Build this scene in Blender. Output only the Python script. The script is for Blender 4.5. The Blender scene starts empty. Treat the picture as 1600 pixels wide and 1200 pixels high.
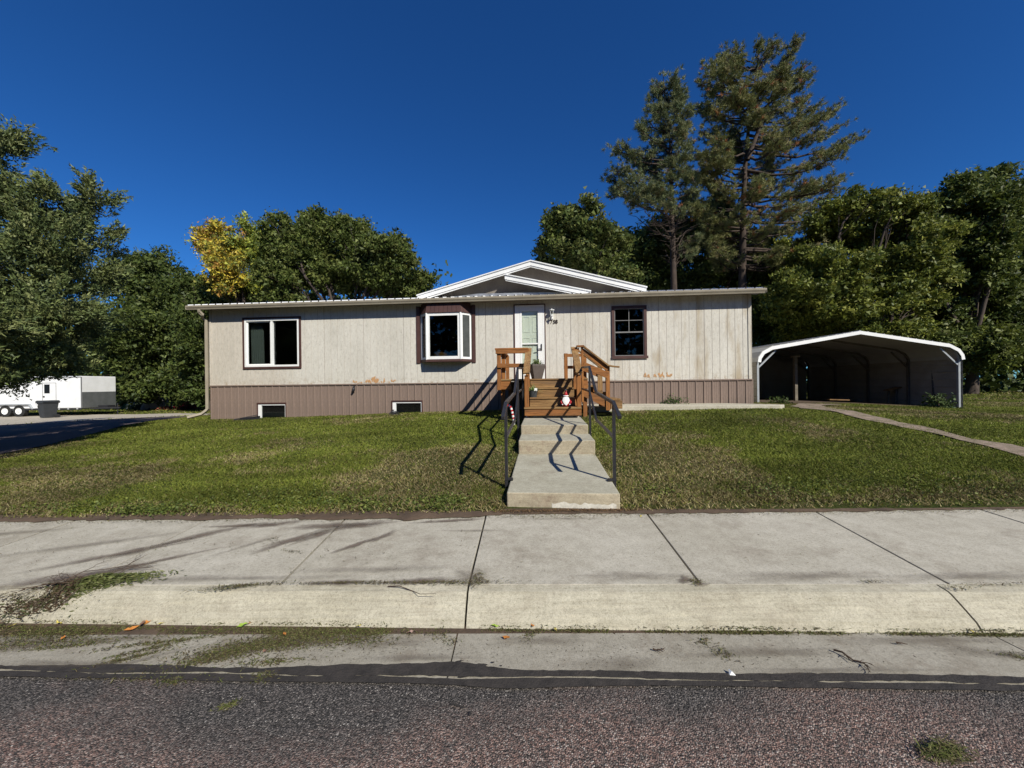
import bpy, bmesh, math, random
import numpy as np
from mathutils import Vector, Matrix, noise

random.seed(7)
RNG = np.random.default_rng(11)
SC = bpy.context.scene
COL = SC.collection

# ------------------------------------------------------------------ camera
CAMZ = 1.55
F = 600.0                       # focal length in pixels of a 1600 px wide frame
ROLL = 0.012
cam = bpy.data.cameras.new('camera'); co = bpy.data.objects.new('camera', cam); COL.objects.link(co)
cam.sensor_width = 36; cam.lens = 36 * F / 1600; cam.clip_start = 0.05; cam.clip_end = 2000
co.matrix_world = Matrix.Translation((0, 0, CAMZ)) @ Matrix.Rotation(math.pi / 2, 4, 'X') @ Matrix.Rotation(-ROLL, 4, 'Z')
SC.camera = co

# ------------------------------------------------------------------ light
SUN_EL = math.radians(38)
SH = Vector((-0.56, 0.83)).normalized()         # the way shadows fall
d = Vector((SH.x * math.cos(SUN_EL), SH.y * math.cos(SUN_EL), -math.sin(SUN_EL)))
sl = bpy.data.lights.new('sun', 'SUN'); sl.energy = 5.0; sl.angle = math.radians(0.5); sl.color = (1, 0.96, 0.85)
so = bpy.data.objects.new('sun', sl); COL.objects.link(so); so.rotation_euler = d.to_track_quat('-Z', 'Y').to_euler()
so.location = (10, -15, 20)
w = bpy.data.worlds.new('World'); SC.world = w; w.use_nodes = True
nt = w.node_tree; bg = nt.nodes['Background']
sky = nt.nodes.new('ShaderNodeTexSky'); sky.sky_type = 'NISHITA'; sky.sun_disc = False
sky.sun_elevation = SUN_EL; sky.sun_rotation = math.atan2(-SH.x, -SH.y)
sky.altitude = 1400; sky.air_density = 1.0; sky.dust_density = 0.0; sky.ozone_density = 3.0
hs = nt.nodes.new('ShaderNodeHueSaturation'); hs.inputs['Saturation'].default_value = 1.15; hs.inputs['Value'].default_value = 1.0
gm = nt.nodes.new('ShaderNodeVectorMath'); gm.operation = 'MULTIPLY'; gm.inputs[1].default_value = (0.46, 1.10, 1.76)
nt.links.new(sky.outputs[0], hs.inputs['Color']); nt.links.new(hs.outputs[0], gm.inputs[0]); nt.links.new(gm.outputs[0], bg.inputs[0])
bg.inputs[1].default_value = 0.050
SC.view_settings.view_transform = 'Standard'; SC.view_settings.look = 'None'
SC.view_settings.exposure = 0.24; SC.view_settings.gamma = 1.0; SC.view_settings.use_curve_mapping = False

# ------------------------------------------------------------------ photograph measurements -> real places
def ray(px, py):
    u = (px - 800) / F; v = (600 - py) / F
    c, s = math.cos(ROLL), math.sin(ROLL)
    return u * c + v * s, -u * s + v * c
def P(px, py, Y):
    u, v = ray(px, py); return Vector((u * Y, Y, CAMZ + v * Y))
def G(px, py, z):
    u, v = ray(px, py); Y = (z - CAMZ) / v; return Vector((u * Y, Y, z))
HA = 0.08; HY = 11.05; HC, HS = math.cos(HA), math.sin(HA)
def hp(px, py, yh=0.0):          # house-frame x and height of a measured point at depth yh
    u, v = ray(px, py)
    xh = (u * (HY + yh * HC) - yh * HS) / (HC + u * HS)
    Y = HY - xh * HS + yh * HC
    return xh, CAMZ + v * Y
def hw(xh, yh, z=0):             # house frame -> world
    return Vector((xh * HC + yh * HS, HY - xh * HS + yh * HC, z))
def wh(X, Y):
    Y = Y - HY
    return X * HC - Y * HS, X * HS + Y * HC

# ------------------------------------------------------------------ materials
MATS = {}
def new_mat(name):
    m = bpy.data.materials.new(name); m.use_nodes = True
    n = m.node_tree.nodes; return m, n, m.node_tree.links, n['Principled BSDF']
def ramp(n, l, src, stops):
    r = n.new('ShaderNodeValToRGB'); e = r.color_ramp.elements
    while len(e) > 2: e.remove(e[-1])
    for i, (p, c) in enumerate(stops):
        if i >= 2: e.new(p)
        e[i].position = p; e[i].color = (*c, 1) if len(c) == 3 else c
    l.new(src, r.inputs[0]); return r.outputs[0]
def noise_n(n, l, vec, scale, detail=4, rough=0.55, dist=0):
    t = n.new('ShaderNodeTexNoise'); t.inputs['Scale'].default_value = scale; t.inputs['Detail'].default_value = detail
    t.inputs['Roughness'].default_value = rough; t.inputs['Distortion'].default_value = dist
    l.new(vec, t.inputs['Vector']); return t.outputs['Fac']
def mapping(n, l, vec, scale=(1, 1, 1), loc=(0, 0, 0), rot=(0, 0, 0)):
    m = n.new('ShaderNodeMapping'); m.inputs['Scale'].default_value = scale; m.inputs['Location'].default_value = loc
    m.inputs['Rotation'].default_value = rot; l.new(vec, m.inputs['Vector']); return m.outputs[0]
def mix(n, l, fac, a, b, mode='MIX'):
    m = n.new('ShaderNodeMix'); m.data_type = 'RGBA'; m.blend_type = mode
    for k, v in ((0, fac), (6, a), (7, b)):
        if isinstance(v, (int, float)): m.inputs[k].default_value = v
        elif isinstance(v, tuple): m.inputs[k].default_value = (*v, 1)
        else: l.new(v, m.inputs[k])
    return m.outputs[2]
def bump(n, l, b, h, strength=0.3, dist=0.01):
    bn = n.new('ShaderNodeBump'); bn.inputs['Strength'].default_value = strength; bn.inputs['Distance'].default_value = dist
    l.new(h, bn.inputs['Height']); l.new(bn.outputs[0], b.inputs['Normal'])
def mat(name, c1=None, c2=None, scale=8, rough=0.6, stretch=(1, 1, 1), metal=0, bmp=0.2, fine=60, coord='Object', spec=0.3):
    if name in MATS: return MATS[name]
    m, n, l, b = new_mat(name)
    if c2 is None: c2 = tuple(x * 0.8 for x in c1)
    tc = n.new('ShaderNodeTexCoord'); v = mapping(n, l, tc.outputs[coord], stretch)
    f = noise_n(n, l, v, scale, 5); f2 = noise_n(n, l, v, fine, 3)
    c = ramp(n, l, f, [(0.3, c1), (0.7, c2)])
    c = mix(n, l, 0.5, c, ramp(n, l, f2, [(0.3, (0.75,) * 3), (0.7, (1.15,) * 3)]), 'MULTIPLY')
    l.new(c, b.inputs['Base Color']); b.inputs['Roughness'].default_value = rough; b.inputs['Metallic'].default_value = metal
    b.inputs['Specular IOR Level'].default_value = spec
    if bmp: bump(n, l, b, f2, bmp, 0.01)
    MATS[name] = m; return m

white = mat('white_vinyl', (0.80, 0.80, 0.79), (0.74, 0.74, 0.72), 3, 0.35, bmp=0.03)
white_metal = mat('white_painted_metal', (0.82, 0.82, 0.82), (0.72, 0.72, 0.71), 2, 0.35, bmp=0.03)
brown_trim = mat('maroon_brown_trim', (0.085, 0.042, 0.036), (0.06, 0.03, 0.027), 5, 0.5)
beige_metal = mat('beige_gutter_metal', (0.34, 0.30, 0.235), (0.27, 0.235, 0.18), 3, 0.4, bmp=0.03)
soffit_mat = mat('soffit_tan', (0.16, 0.13, 0.105), (0.12, 0.10, 0.08), 4, 0.6)
black_iron = mat('black_iron', (0.018, 0.018, 0.021), (0.03, 0.03, 0.034), 12, 0.38, bmp=0.15)
dark_in = mat('dark_interior', (0.05, 0.045, 0.04), (0.03, 0.028, 0.025), 3, 0.8)
bark = mat('bark', (0.10, 0.075, 0.06), (0.04, 0.03, 0.025), 9, 0.9, (1, 1, 0.25), bmp=0.8, fine=40)
bark_grey = mat('grey_bark', (0.15, 0.13, 0.12), (0.07, 0.06, 0.055), 6, 0.9, (1, 1, 0.25), bmp=0.8, fine=40)
twig_mat = mat('dry_twig', (0.09, 0.06, 0.04), (0.045, 0.03, 0.022), 20, 0.9)

def siding_material():
    m, n, l, b = new_mat('painted_plywood_siding')
    tc = n.new('ShaderNodeTexCoord'); o = tc.outputs['Object']
    grain = noise_n(n, l, mapping(n, l, o, (1, 1, 0.12)), 60, 5, 0.65)
    speck = noise_n(n, l, mapping(n, l, o, (1, 1, 0.5)), 26, 6, 0.75)
    patch = noise_n(n, l, mapping(n, l, o, (1, 1, 0.35)), 1.6, 4, 0.6)
    c = ramp(n, l, patch, [(0.3, (0.55, 0.505, 0.44)), (0.72, (0.47, 0.43, 0.37))])
    c = mix(n, l, ramp(n, l, speck, [(0.56, (0, 0, 0)), (0.70, (1, 1, 1))]), c, (0.27, 0.235, 0.20))
    sp2 = noise_n(n, l, mapping(n, l, o, (1, 1, 0.35), (5, 0, 1)), 14, 6, 0.8)
    c = mix(n, l, 0.8, c, ramp(n, l, sp2, [(0.34, (0.80, 0.79, 0.77)), (0.5, (1, 1, 1)), (0.68, (1.08, 1.08, 1.08))]), 'MULTIPLY')
    c = mix(n, l, 0.5, c, ramp(n, l, grain, [(0.3, (0.8,) * 3), (0.7, (1.12,) * 3)]), 'MULTIPLY')
    # the end by the carport is paler and weathered, with tan water stains running down
    sep = n.new('ShaderNodeSeparateXYZ'); l.new(o, sep.inputs[0])
    def rng(v, a, bb):
        r = n.new('ShaderNodeMapRange'); r.inputs[1].default_value = a; r.inputs[2].default_value = bb; l.new(v, r.inputs[0]); return r.outputs[0]
    pale = rng(sep.outputs[0], -7.2, -6.4)
    c2 = mix(n, l, 1.0, c, (1.08, 1.12, 1.15), 'MULTIPLY'); c = mix(n, l, pale, c, c2)
    st = noise_n(n, l, mapping(n, l, o, (1.9, 1, 0.35), (3.1, 0, 0.2)), 1.25, 4, 0.6, 0.3)
    stf = ramp(n, l, st, [(0.50, (0, 0, 0)), (0.66, (1, 1, 1))])
    right = rng(sep.outputs[0], 1.4, 3.6)
    ml = n.new('ShaderNodeMath'); ml.operation = 'MULTIPLY'; l.new(stf, ml.inputs[0]); l.new(right, ml.inputs[1])
    m2 = n.new('ShaderNodeMath'); m2.operation = 'MULTIPLY'; l.new(ml.outputs[0], m2.inputs[0]); m2.inputs[1].default_value = 0.75
    c = mix(n, l, m2.outputs[0], c, (0.33, 0.26, 0.165))
    # splash dirt near the bottom edge
    low = rng(sep.outputs[2], 1.85, 1.62)
    dn = ramp(n, l, noise_n(n, l, mapping(n, l, o, (1, 1, 1.5)), 7, 6, 0.75), [(0.5, (0, 0, 0)), (0.65, (1, 1, 1))])
    m3 = n.new('ShaderNodeMath'); m3.operation = 'MULTIPLY'; l.new(low, m3.inputs[0]); l.new(dn, m3.inputs[1])
    c = mix(n, l, m3.outputs[0], c, (0.34, 0.27, 0.19))
    l.new(c, b.inputs['Base Color']); b.inputs['Roughness'].default_value = 0.8; b.inputs['Specular IOR Level'].default_value = 0.2
    bump(n, l, b, speck, 0.6, 0.006); return m
siding = siding_material()
groove_mat = mat('siding_groove', (0.38, 0.34, 0.30), (0.56, 0.51, 0.46), 0.8, 0.85)
skirt_mat = mat('taupe_skirting_metal', (0.225, 0.165, 0.135), (0.185, 0.137, 0.113), 2.5, 0.5, (1, 1, 0.5), bmp=0.05, fine=25)
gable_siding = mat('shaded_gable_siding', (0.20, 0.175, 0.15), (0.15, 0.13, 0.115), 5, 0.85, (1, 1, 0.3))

def concrete(name, base, warm=0.0, dirt=0.5, scale=1.0, streak=None, broom=True):
    m, n, l, b = new_mat(name)
    tc = n.new('ShaderNodeTexCoord'); o = tc.outputs['Object']
    big = noise_n(n, l, o, 0.9 * scale, 5, 0.6); mid = noise_n(n, l, o, 7 * scale, 6, 0.7); fine = noise_n(n, l, o, 130, 4, 0.75)
    c1 = base; c2 = tuple(x * f for x, f in zip(base, (0.80, 0.79, 0.76)))
    c = ramp(n, l, big, [(0.3, c1), (0.7, c2)])
    c = mix(n, l, 0.75, c, ramp(n, l, mid, [(0.3, (0.78, 0.77, 0.75)), (0.68, (1.08, 1.08, 1.08))]), 'MULTIPLY')
    c = mix(n, l, 0.8, c, ramp(n, l, fine, [(0.30, (0.55, 0.54, 0.52)), (0.48, (1, 1, 1)), (0.72, (1.25, 1.24, 1.22))]), 'MULTIPLY')
    vo = n.new('ShaderNodeTexVoronoi'); vo.inputs['Scale'].default_value = 42; l.new(o, vo.inputs['Vector'])
    spk = noise_n(n, l, o, 48, 5, 0.8)
    c = mix(n, l, 0.8, c, ramp(n, l, spk, [(0.34, (0.70, 0.69, 0.66)), (0.48, (1, 1, 1)), (0.66, (1.14, 1.13, 1.11))]), 'MULTIPLY')
    pit = ramp(n, l, vo.outputs['Distance'], [(0.05, (1, 1, 1)), (0.13, (0, 0, 0))])
    c = mix(n, l, mix(n, l, ramp(n, l, noise_n(n, l, o, 5, 2), [(0.45, (0, 0, 0)), (0.62, (0.7,) * 3)]), (0, 0, 0), pit), c, tuple(x * 0.45 for x in base))
    dr = ramp(n, l, noise_n(n, l, mapping(n, l, o, (1, 1, 1), (4, 2, 0)), 2.4 * scale, 7, 0.75), [(0.52, (0, 0, 0)), (0.72, (dirt,) * 3)])
    c = mix(n, l, dr, c, (0.17 + warm * 0.1, 0.135, 0.10))
    if streak:
        sk = noise_n(n, l, mapping(n, l, o, streak), 6, 6, 0.7)
        c = mix(n, l, 0.9, c, ramp(n, l, sk, [(0.36, (0.86, 0.85, 0.82)), (0.5, (1, 1, 1)), (0.66, (1.12, 1.11, 1.08))]), 'MULTIPLY')
    l.new(c, b.inputs['Base Color']); b.inputs['Roughness'].default_value = 0.9; b.inputs['Specular IOR Level'].default_value = 0.15
    bump(n, l, b, fine, 0.5, 0.004); return m
sidewalk_mat = concrete('sidewalk_concrete', (0.47, 0.44, 0.375), 0, 0.5)
curb_mat = concrete('curb_concrete', (0.43, 0.402, 0.325), 0.1, 0.3, streak=(0.35, 6, 9))
gutter_mat = concrete('gutter_concrete', (0.355, 0.33, 0.278), 0, 0.75, 1.2)
step_mat = concrete('step_concrete', (0.42, 0.40, 0.325), 0.1, 0.5, 1.6)
riser_mat = concrete('riser_concrete', (0.40, 0.35, 0.265), 0.3, 0.8, 2, streak=(0.6, 1, 6))
path_mat = concrete('path_concrete', (0.50, 0.47, 0.39), 0.1, 0.4, 2)

def asphalt():
    m, n, l, b = new_mat('street_asphalt')
    tc = n.new('ShaderNodeTexCoord'); o = tc.outputs['Object']
    vo = n.new('ShaderNodeTexVoronoi'); vo.inputs['Scale'].default_value = 150; l.new(o, vo.inputs['Vector'])
    sp = n.new('ShaderNodeSeparateColor'); l.new(vo.outputs['Color'], sp.inputs[0])
    stone = ramp(n, l, sp.outputs[0], [(0.0, (0.055, 0.051, 0.047)), (0.3, (0.115, 0.088, 0.078)), (0.6, (0.28, 0.168, 0.136)), (0.85, (0.41, 0.28, 0.23)), (1.0, (0.56, 0.50, 0.44))])
    dark = ramp(n, l, sp.outputs[1], [(0.0, (0.045, 0.042, 0.040)), (0.5, (0.085, 0.078, 0.073)), (0.85, (0.16, 0.142, 0.13)), (0.97, (0.22, 0.19, 0.17)), (1.0, (0.42, 0.39, 0.35))])
    big = noise_n(n, l, mapping(n, l, o, (0.6, 1.1, 1), (2.2, 0.4, 0)), 1.5, 5, 0.62, 0.4)
    sx = n.new('ShaderNodeSeparateXYZ'); l.new(o, sx.inputs[0])
    mr = n.new('ShaderNodeMapRange'); l.new(sx.outputs[1], mr.inputs[0]); mr.inputs[1].default_value = 1.95; mr.inputs[2].default_value = 1.45
    mx = n.new('ShaderNodeMapRange'); l.new(sx.outputs[0], mx.inputs[0]); mx.inputs[1].default_value = -2.0; mx.inputs[2].default_value = 0.3
    mx.inputs[3].default_value = 0.35
    ad = n.new('ShaderNodeMath'); ad.operation = 'MULTIPLY'; l.new(mr.outputs[0], ad.inputs[0]); l.new(mx.outputs[0], ad.inputs[1])
    a2 = n.new('ShaderNodeMath'); a2.operation = 'MULTIPLY_ADD'; l.new(ad.outputs[0], a2.inputs[0]); a2.inputs[1].default_value = 0.5; l.new(big, a2.inputs[2])
    f = ramp(n, l, a2.outputs[0], [(0.47, (0, 0, 0)), (0.76, (1, 1, 1))])
    jit = noise_n(n, l, o, 22, 4, 0.7)
    f = mix(n, l, 0.6, f, ramp(n, l, jit, [(0.35, (0, 0, 0)), (0.65, (1, 1, 1))]), 'MULTIPLY')
    c = mix(n, l, f, dark, stone)
    gap = ramp(n, l, vo.outputs['Distance'], [(0.4, (1, 1, 1)), (0.8, (0.35,) * 3)])
    c = mix(n, l, 1.0, c, gap, 'MULTIPLY')
    l.new(c, b.inputs['Base Color']); b.inputs['Roughness'].default_value = 0.9; b.inputs['Specular IOR Level'].default_value = 0.12
    inv = n.new('ShaderNodeMath'); inv.operation = 'SUBTRACT'; inv.inputs[0].default_value = 1; l.new(vo.outputs['Distance'], inv.inputs[1])
    bump(n, l, b, inv.outputs[0], 0.9, 0.006); return m
asphalt_mat = asphalt()
tar_mat = mat('tar_seal', (0.026, 0.023, 0.021), (0.05, 0.043, 0.038), 14, 0.75, bmp=0.5, fine=80)
drive_mat = mat('driveway_asphalt', (0.105, 0.078, 0.075), (0.075, 0.06, 0.06), 2, 0.9, bmp=0.5, fine=45)
gravel_mat = mat('pale_gravel', (0.47, 0.42, 0.34), (0.33, 0.29, 0.23), 1.5, 0.95, bmp=0.8, fine=16)
pinkgravel_mat = mat('pink_gravel', (0.30, 0.225, 0.185), (0.13, 0.11, 0.065), 6, 0.95, bmp=0.8, fine=28)
dirt_mat = mat('dirt', (0.12, 0.082, 0.055), (0.06, 0.042, 0.03), 4, 1.0, bmp=0.8, fine=40)
def silt_material(name='silt_film', top=.8, col=(0.15, 0.115, 0.09, 1)):
    m, n, l, b = new_mat(name); b.inputs['Base Color'].default_value = col; b.inputs['Roughness'].default_value = 0.95
    a = n.new('ShaderNodeAttribute'); a.attribute_name = 'film'; tc = n.new('ShaderNodeTexCoord')
    f = noise_n(n, l, mapping(n, l, tc.outputs['Object'], (1, 1, 1)), 9, 6, 0.7); f2 = noise_n(n, l, tc.outputs['Object'], 60, 3, 0.7)
    m1 = n.new('ShaderNodeMath'); m1.operation = 'MULTIPLY'; l.new(a.outputs['Fac'], m1.inputs[0]); l.new(f, m1.inputs[1])
    m2 = n.new('ShaderNodeMath'); m2.operation = 'MULTIPLY_ADD'; l.new(f2, m2.inputs[0]); m2.inputs[1].default_value = .12; l.new(m1.outputs[0], m2.inputs[2])
    mr = n.new('ShaderNodeMapRange'); l.new(m2.outputs[0], mr.inputs[0]); mr.inputs[1].default_value = .14; mr.inputs[2].default_value = .55; mr.inputs[4].default_value = top
    t = n.new('ShaderNodeBsdfTransparent'); mx = n.new('ShaderNodeMixShader'); l.new(mr.outputs[0], mx.inputs[0]); l.new(t.outputs[0], mx.inputs[1]); l.new(b.outputs[0], mx.inputs[2]); l.new(mx.outputs[0], n['Material Output'].inputs[0]); return m
silt_mat = silt_material(top=.92); dust_mat = silt_material('dust_film', .42, (0.17, 0.14, 0.105, 1))

def lawn_material():
    m, n, l, b = new_mat('lawn_ground')
    tc = n.new('ShaderNodeTexCoord'); o = tc.outputs['Object']
    big = noise_n(n, l, o, 0.55, 6, 0.65); fine = noise_n(n, l, mapping(n, l, o, (1, 0.6, 1)), 18, 6, 0.8)
    c = ramp(n, l, big, [(0.32, (0.032, 0.048, 0.010)), (0.5, (0.062, 0.072, 0.019)), (0.68, (0.105, 0.088, 0.042))])
    c = mix(n, l, 0.9, c, ramp(n, l, fine, [(0.3, (0.45, 0.45, 0.45)), (0.5, (0.95,) * 3), (0.7, (1.5, 1.45, 1.3))]), 'MULTIPLY')
    l.new(c, b.inputs['Base Color']); b.inputs['Roughness'].default_value = 1; b.inputs['Specular IOR Level'].default_value = 0.1
    bump(n, l, b, fine, 1.0, 0.04); return m
lawn_mat = lawn_material()

def wood_mat(name, ca, cb, cc, axis):
    m, n, l, b = new_mat(name)
    tc = n.new('ShaderNodeTexCoord'); o = tc.outputs['Object']
    s = {'x': (0.10, 1, 1), 'y': (1, 0.10, 1), 'z': (1, 1, 0.10)}[axis]
    g = noise_n(n, l, mapping(n, l, o, s), 38, 6, 0.7, 0.5); p = noise_n(n, l, mapping(n, l, o, s), 7, 4, 0.6)
    c = ramp(n, l, p, [(0.3, ca), (0.55, cb), (0.75, cc)])
    c = mix(n, l, 0.9, c, ramp(n, l, g, [(0.32, (0.38, 0.34, 0.30)), (0.5, (1, 1, 1)), (0.7, (1.3, 1.25, 1.2))]), 'MULTIPLY')
    l.new(c, b.inputs['Base Color']); b.inputs['Roughness'].default_value = 0.72; b.inputs['Specular IOR Level'].default_value = 0.25
    bump(n, l, b, g, 0.4, 0.004); return m
OR = ((0.32, 0.135, 0.038), (0.24, 0.098, 0.03), (0.15, 0.075, 0.032))
wood_x = wood_mat('stained_wood_x', *OR, 'x'); wood_y = wood_mat('stained_wood_y', *OR, 'y'); wood_z = wood_mat('stained_wood_z', *OR, 'z')
WT = ((0.30, 0.19, 0.085), (0.22, 0.125, 0.05), (0.16, 0.10, 0.055))
worn_x = wood_mat('worn_wood_x', *WT, 'x'); worn_y = wood_mat('worn_wood_y', *WT, 'y'); worn_z = wood_mat('worn_wood_z', *WT, 'z')
grey_wood = wood_mat('grey_wood', (0.20, 0.17, 0.13), (0.15, 0.13, 0.10), (0.10, 0.085, 0.07), 'x')

def leaf_material(name, trans=0.25, rough=0.55, spec=0.25):
    m, n, l, b = new_mat(name)
    a = n.new('ShaderNodeAttribute'); a.attribute_name = 'leafcol'
    l.new(a.outputs['Color'], b.inputs['Base Color']); b.inputs['Roughness'].default_value = rough; b.inputs['Specular IOR Level'].default_value = spec
    t = n.new('ShaderNodeBsdfTranslucent'); l.new(a.outputs['Color'], t.inputs[0])
    mx = n.new('ShaderNodeMixShader'); mx.inputs[0].default_value = trans
    l.new(b.outputs[0], mx.inputs[1]); l.new(t.outputs[0], mx.inputs[2]); l.new(mx.outputs[0], n['Material Output'].inputs[0]); return m
leaf_mat = leaf_material('foliage'); needle_mat = leaf_material('needles', 0.12); grass_mat = leaf_material('grass_blades', 0.25, 0.7, 0.15)

def glass_material(name, tint, gl=0.06):
    m, n, l, b = new_mat(name); n.remove(b)
    t = n.new('ShaderNodeBsdfTransparent'); t.inputs[0].default_value = (*tint, 1)
    g = n.new('ShaderNodeBsdfGlossy'); g.inputs['Roughness'].default_value = 0.02; g.inputs['Color'].default_value = (0.9, 0.95, 1, 1)
    lw = n.new('ShaderNodeLayerWeight'); lw.inputs[0].default_value = 0.5
    pw = n.new('ShaderNodeMath'); pw.operation = 'POWER'; l.new(lw.outputs['Facing'], pw.inputs[0]); pw.inputs[1].default_value = 4
    fr = n.new('ShaderNodeMath'); fr.operation = 'MULTIPLY_ADD'; l.new(pw.outputs[0], fr.inputs[0]); fr.inputs[1].default_value = 0.9; fr.inputs[2].default_value = 0.03
    mx = n.new('ShaderNodeMixShader'); l.new(fr.outputs[0], mx.inputs[0]); l.new(t.outputs[0], mx.inputs[1]); l.new(g.outputs[0], mx.inputs[2])
    l.new(mx.outputs[0], n['Material Output'].inputs[0]); return m
glass = glass_material('window_glass', (0.55, 0.58, 0.56)); glass_clear = glass_material('storm_door_glass', (0.93, 0.95, 0.93))
screen_mat = glass_material('insect_screen', (0.35, 0.36, 0.36))

# ------------------------------------------------------------------ mesh helpers
class MB:
    def __init__(s): s.v = []; s.f = []; s.mi = []
    def add(s, vs, fs, mi=0):
        o = len(s.v); s.v += [tuple(v) for v in vs]; s.f += [tuple(i + o for i in f) for f in fs]; s.mi += [mi] * len(fs); return s
    def box(s, x0, x1, y0, y1, z0, z1, mi=0):
        if x0 > x1: x0, x1 = x1, x0
        if y0 > y1: y0, y1 = y1, y0
        if z0 > z1: z0, z1 = z1, z0
        return s.add([(x0, y0, z0), (x1, y0, z0), (x1, y1, z0), (x0, y1, z0), (x0, y0, z1), (x1, y0, z1), (x1, y1, z1), (x0, y1, z1)],
                     [(0, 3, 2, 1), (4, 5, 6, 7), (0, 1, 5, 4), (1, 2, 6, 5), (2, 3, 7, 6), (3, 0, 4, 7)], mi)
    def beam(s, a, b, w, h, up=(0, 0, 1), mi=0):
        a = Vector(a); b = Vector(b); dd = (b - a).normalized(); up = Vector(up)
        if abs(dd.dot(up)) > 0.98: up = Vector((0, 1, 0))
        r = dd.cross(up).normalized(); u = r.cross(dd).normalized()
        vs = []
        for p in (a, b):
            for i, j in ((-1, -1), (1, -1), (1, 1), (-1, 1)): vs.append(p + r * (w / 2 * i) + u * (h / 2 * j))
        return s.add(vs, [(0, 1, 2, 3), (7, 6, 5, 4), (0, 4, 5, 1), (1, 5, 6, 2), (2, 6, 7, 3), (3, 7, 4, 0)], mi)
    def tube(s, pts, rad, n=6, cap=True, mi=0):
        pts = [Vector(p) for p in pts]
        if not isinstance(rad, (list, tuple)): rad = [rad] * len(pts)
        vs = []; fs = []; ref = None
        for i, p in enumerate(pts):
            t = (pts[min(i + 1, len(pts) - 1)] - pts[max(i - 1, 0)]).normalized()
            if ref is None: ref = Vector((0, 0, 1)) if abs(t.z) < 0.9 else Vector((1, 0, 0))
            r = t.cross(ref).normalized(); u = r.cross(t).normalized(); ref = u
            for k in range(n):
                a = 2 * math.pi * (k + 0.5) / n
                vs.append(p + (r * math.cos(a) + u * math.sin(a)) * rad[i])
        for i in range(len(pts) - 1):
            for k in range(n):
                k2 = (k + 1) % n; fs.append((i * n + k, i * n + k2, (i + 1) * n + k2, (i + 1) * n + k))
        if cap: fs.append(tuple(range(n))[::-1]); fs.append(tuple((len(pts) - 1) * n + k for k in range(n)))
        return s.add(vs, fs, mi)
    def lathe(s, prof, c=(0, 0, 0), n=16, mi=0, sq=None):
        vs = []; fs = []
        for r, z in prof:
            for k in range(n):
                a = 2 * math.pi * (k + 0.5) / n; vs.append((c[0] + r * math.cos(a), c[1] + r * math.sin(a), c[2] + z))
        for i in range(len(prof) - 1):
            for k in range(n):
                k2 = (k + 1) % n; fs.append((i * n + k, i * n + k2, (i + 1) * n + k2, (i + 1) * n + k))
        fs.append(tuple(range(n))[::-1]); fs.append(tuple((len(prof) - 1) * n + k for k in range(n)))
        return s.add(vs, fs, mi)
    def prism(s, poly, a0, a1, axis='y', mi=0):     # polygon in the other two axes, extruded along axis
        n = len(poly)
        def q(p, a): return {'y': (p[0], a, p[1]), 'x': (a, p[0], p[1]), 'z': (p[0], p[1], a)}[axis]
        vs = [q(p, a0) for p in poly] + [q(p, a1) for p in poly]
        return s.add(vs, [tuple(range(n)), tuple(range(2 * n - 1, n - 1, -1))] + [(i, i + n, (i + 1) % n + n, (i + 1) % n) for i in range(n)], mi)
    def build(s, name, m, parent=None, smooth=False, bevel=0):
        me = bpy.data.meshes.new(name); me.from_pydata(s.v, [], s.f)
        ms = m if isinstance(m, (list, tuple)) else [m]
        for x in ms: me.materials.append(x)
        if len(ms) > 1: me.polygons.foreach_set('material_index', s.mi)
        bm = bmesh.new(); bm.from_mesh(me); bmesh.ops.recalc_face_normals(bm, faces=bm.faces); bm.to_mesh(me); bm.free()
        if smooth: me.polygons.foreach_set('use_smooth', [True] * len(me.polygons))
        o = bpy.data.objects.new(name, me); COL.objects.link(o)
        if parent: o.parent = parent
        if bevel:
            bv = o.modifiers.new('bevel', 'BEVEL'); bv.width = bevel; bv.segments = 2; bv.limit_method = 'ANGLE'
        return o
def tag(o, label=None, cat=None, group=None, kind=None):
    if label: o['label'] = label
    if cat: o['category'] = cat
    if group: o['group'] = group
    if kind: o['kind'] = kind
    return o
def thing(name, label, cat, loc=(0, 0, 0), rz=0.0, group=None):
    o = bpy.data.objects.new(name, None); COL.objects.link(o); o.location = loc; o.rotation_euler = (0, 0, rz); o.empty_display_size = 0.2
    return tag(o, label, cat, group)
def shared(name, me, parent, loc=(0, 0, 0), rot=None):
    o = bpy.data.objects.new(name, me); COL.objects.link(o); o.parent = parent; o.location = loc
    if rot: o.rotation_euler = rot
    return o
def copy_tree(o, parent=None):
    c = o.copy(); COL.objects.link(c)
    if parent: c.parent = parent
    for ch in list(o.children): copy_tree(ch, c)
    return c

def np_mesh(name, verts, nper, m, cols=None, parent=None):
    """verts (N*nper,3): N separate faces of nper corners"""
    N = len(verts) // nper
    me = bpy.data.meshes.new(name)
    me.vertices.add(N * nper); me.vertices.foreach_set('co', np.ascontiguousarray(verts, dtype=np.float32).ravel())
    me.loops.add(N * nper); me.loops.foreach_set('vertex_index', np.arange(N * nper, dtype=np.int32))
    me.polygons.add(N); me.polygons.foreach_set('loop_start', np.arange(0, N * nper, nper, dtype=np.int32))
    me.update(calc_edges=True)
    if cols is not None:
        at = me.attributes.new('leafcol', 'FLOAT_COLOR', 'FACE')
        c4 = np.ones((N, 4), dtype=np.float32); c4[:, :3] = cols; at.data.foreach_set('color', c4.ravel())
    me.materials.append(m)
    o = bpy.data.objects.new(name, me); COL.objects.link(o)
    if parent: o.parent = parent
    return o
def unit(a): return a / np.maximum(np.linalg.norm(a, axis=1, keepdims=True), 1e-9)

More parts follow.
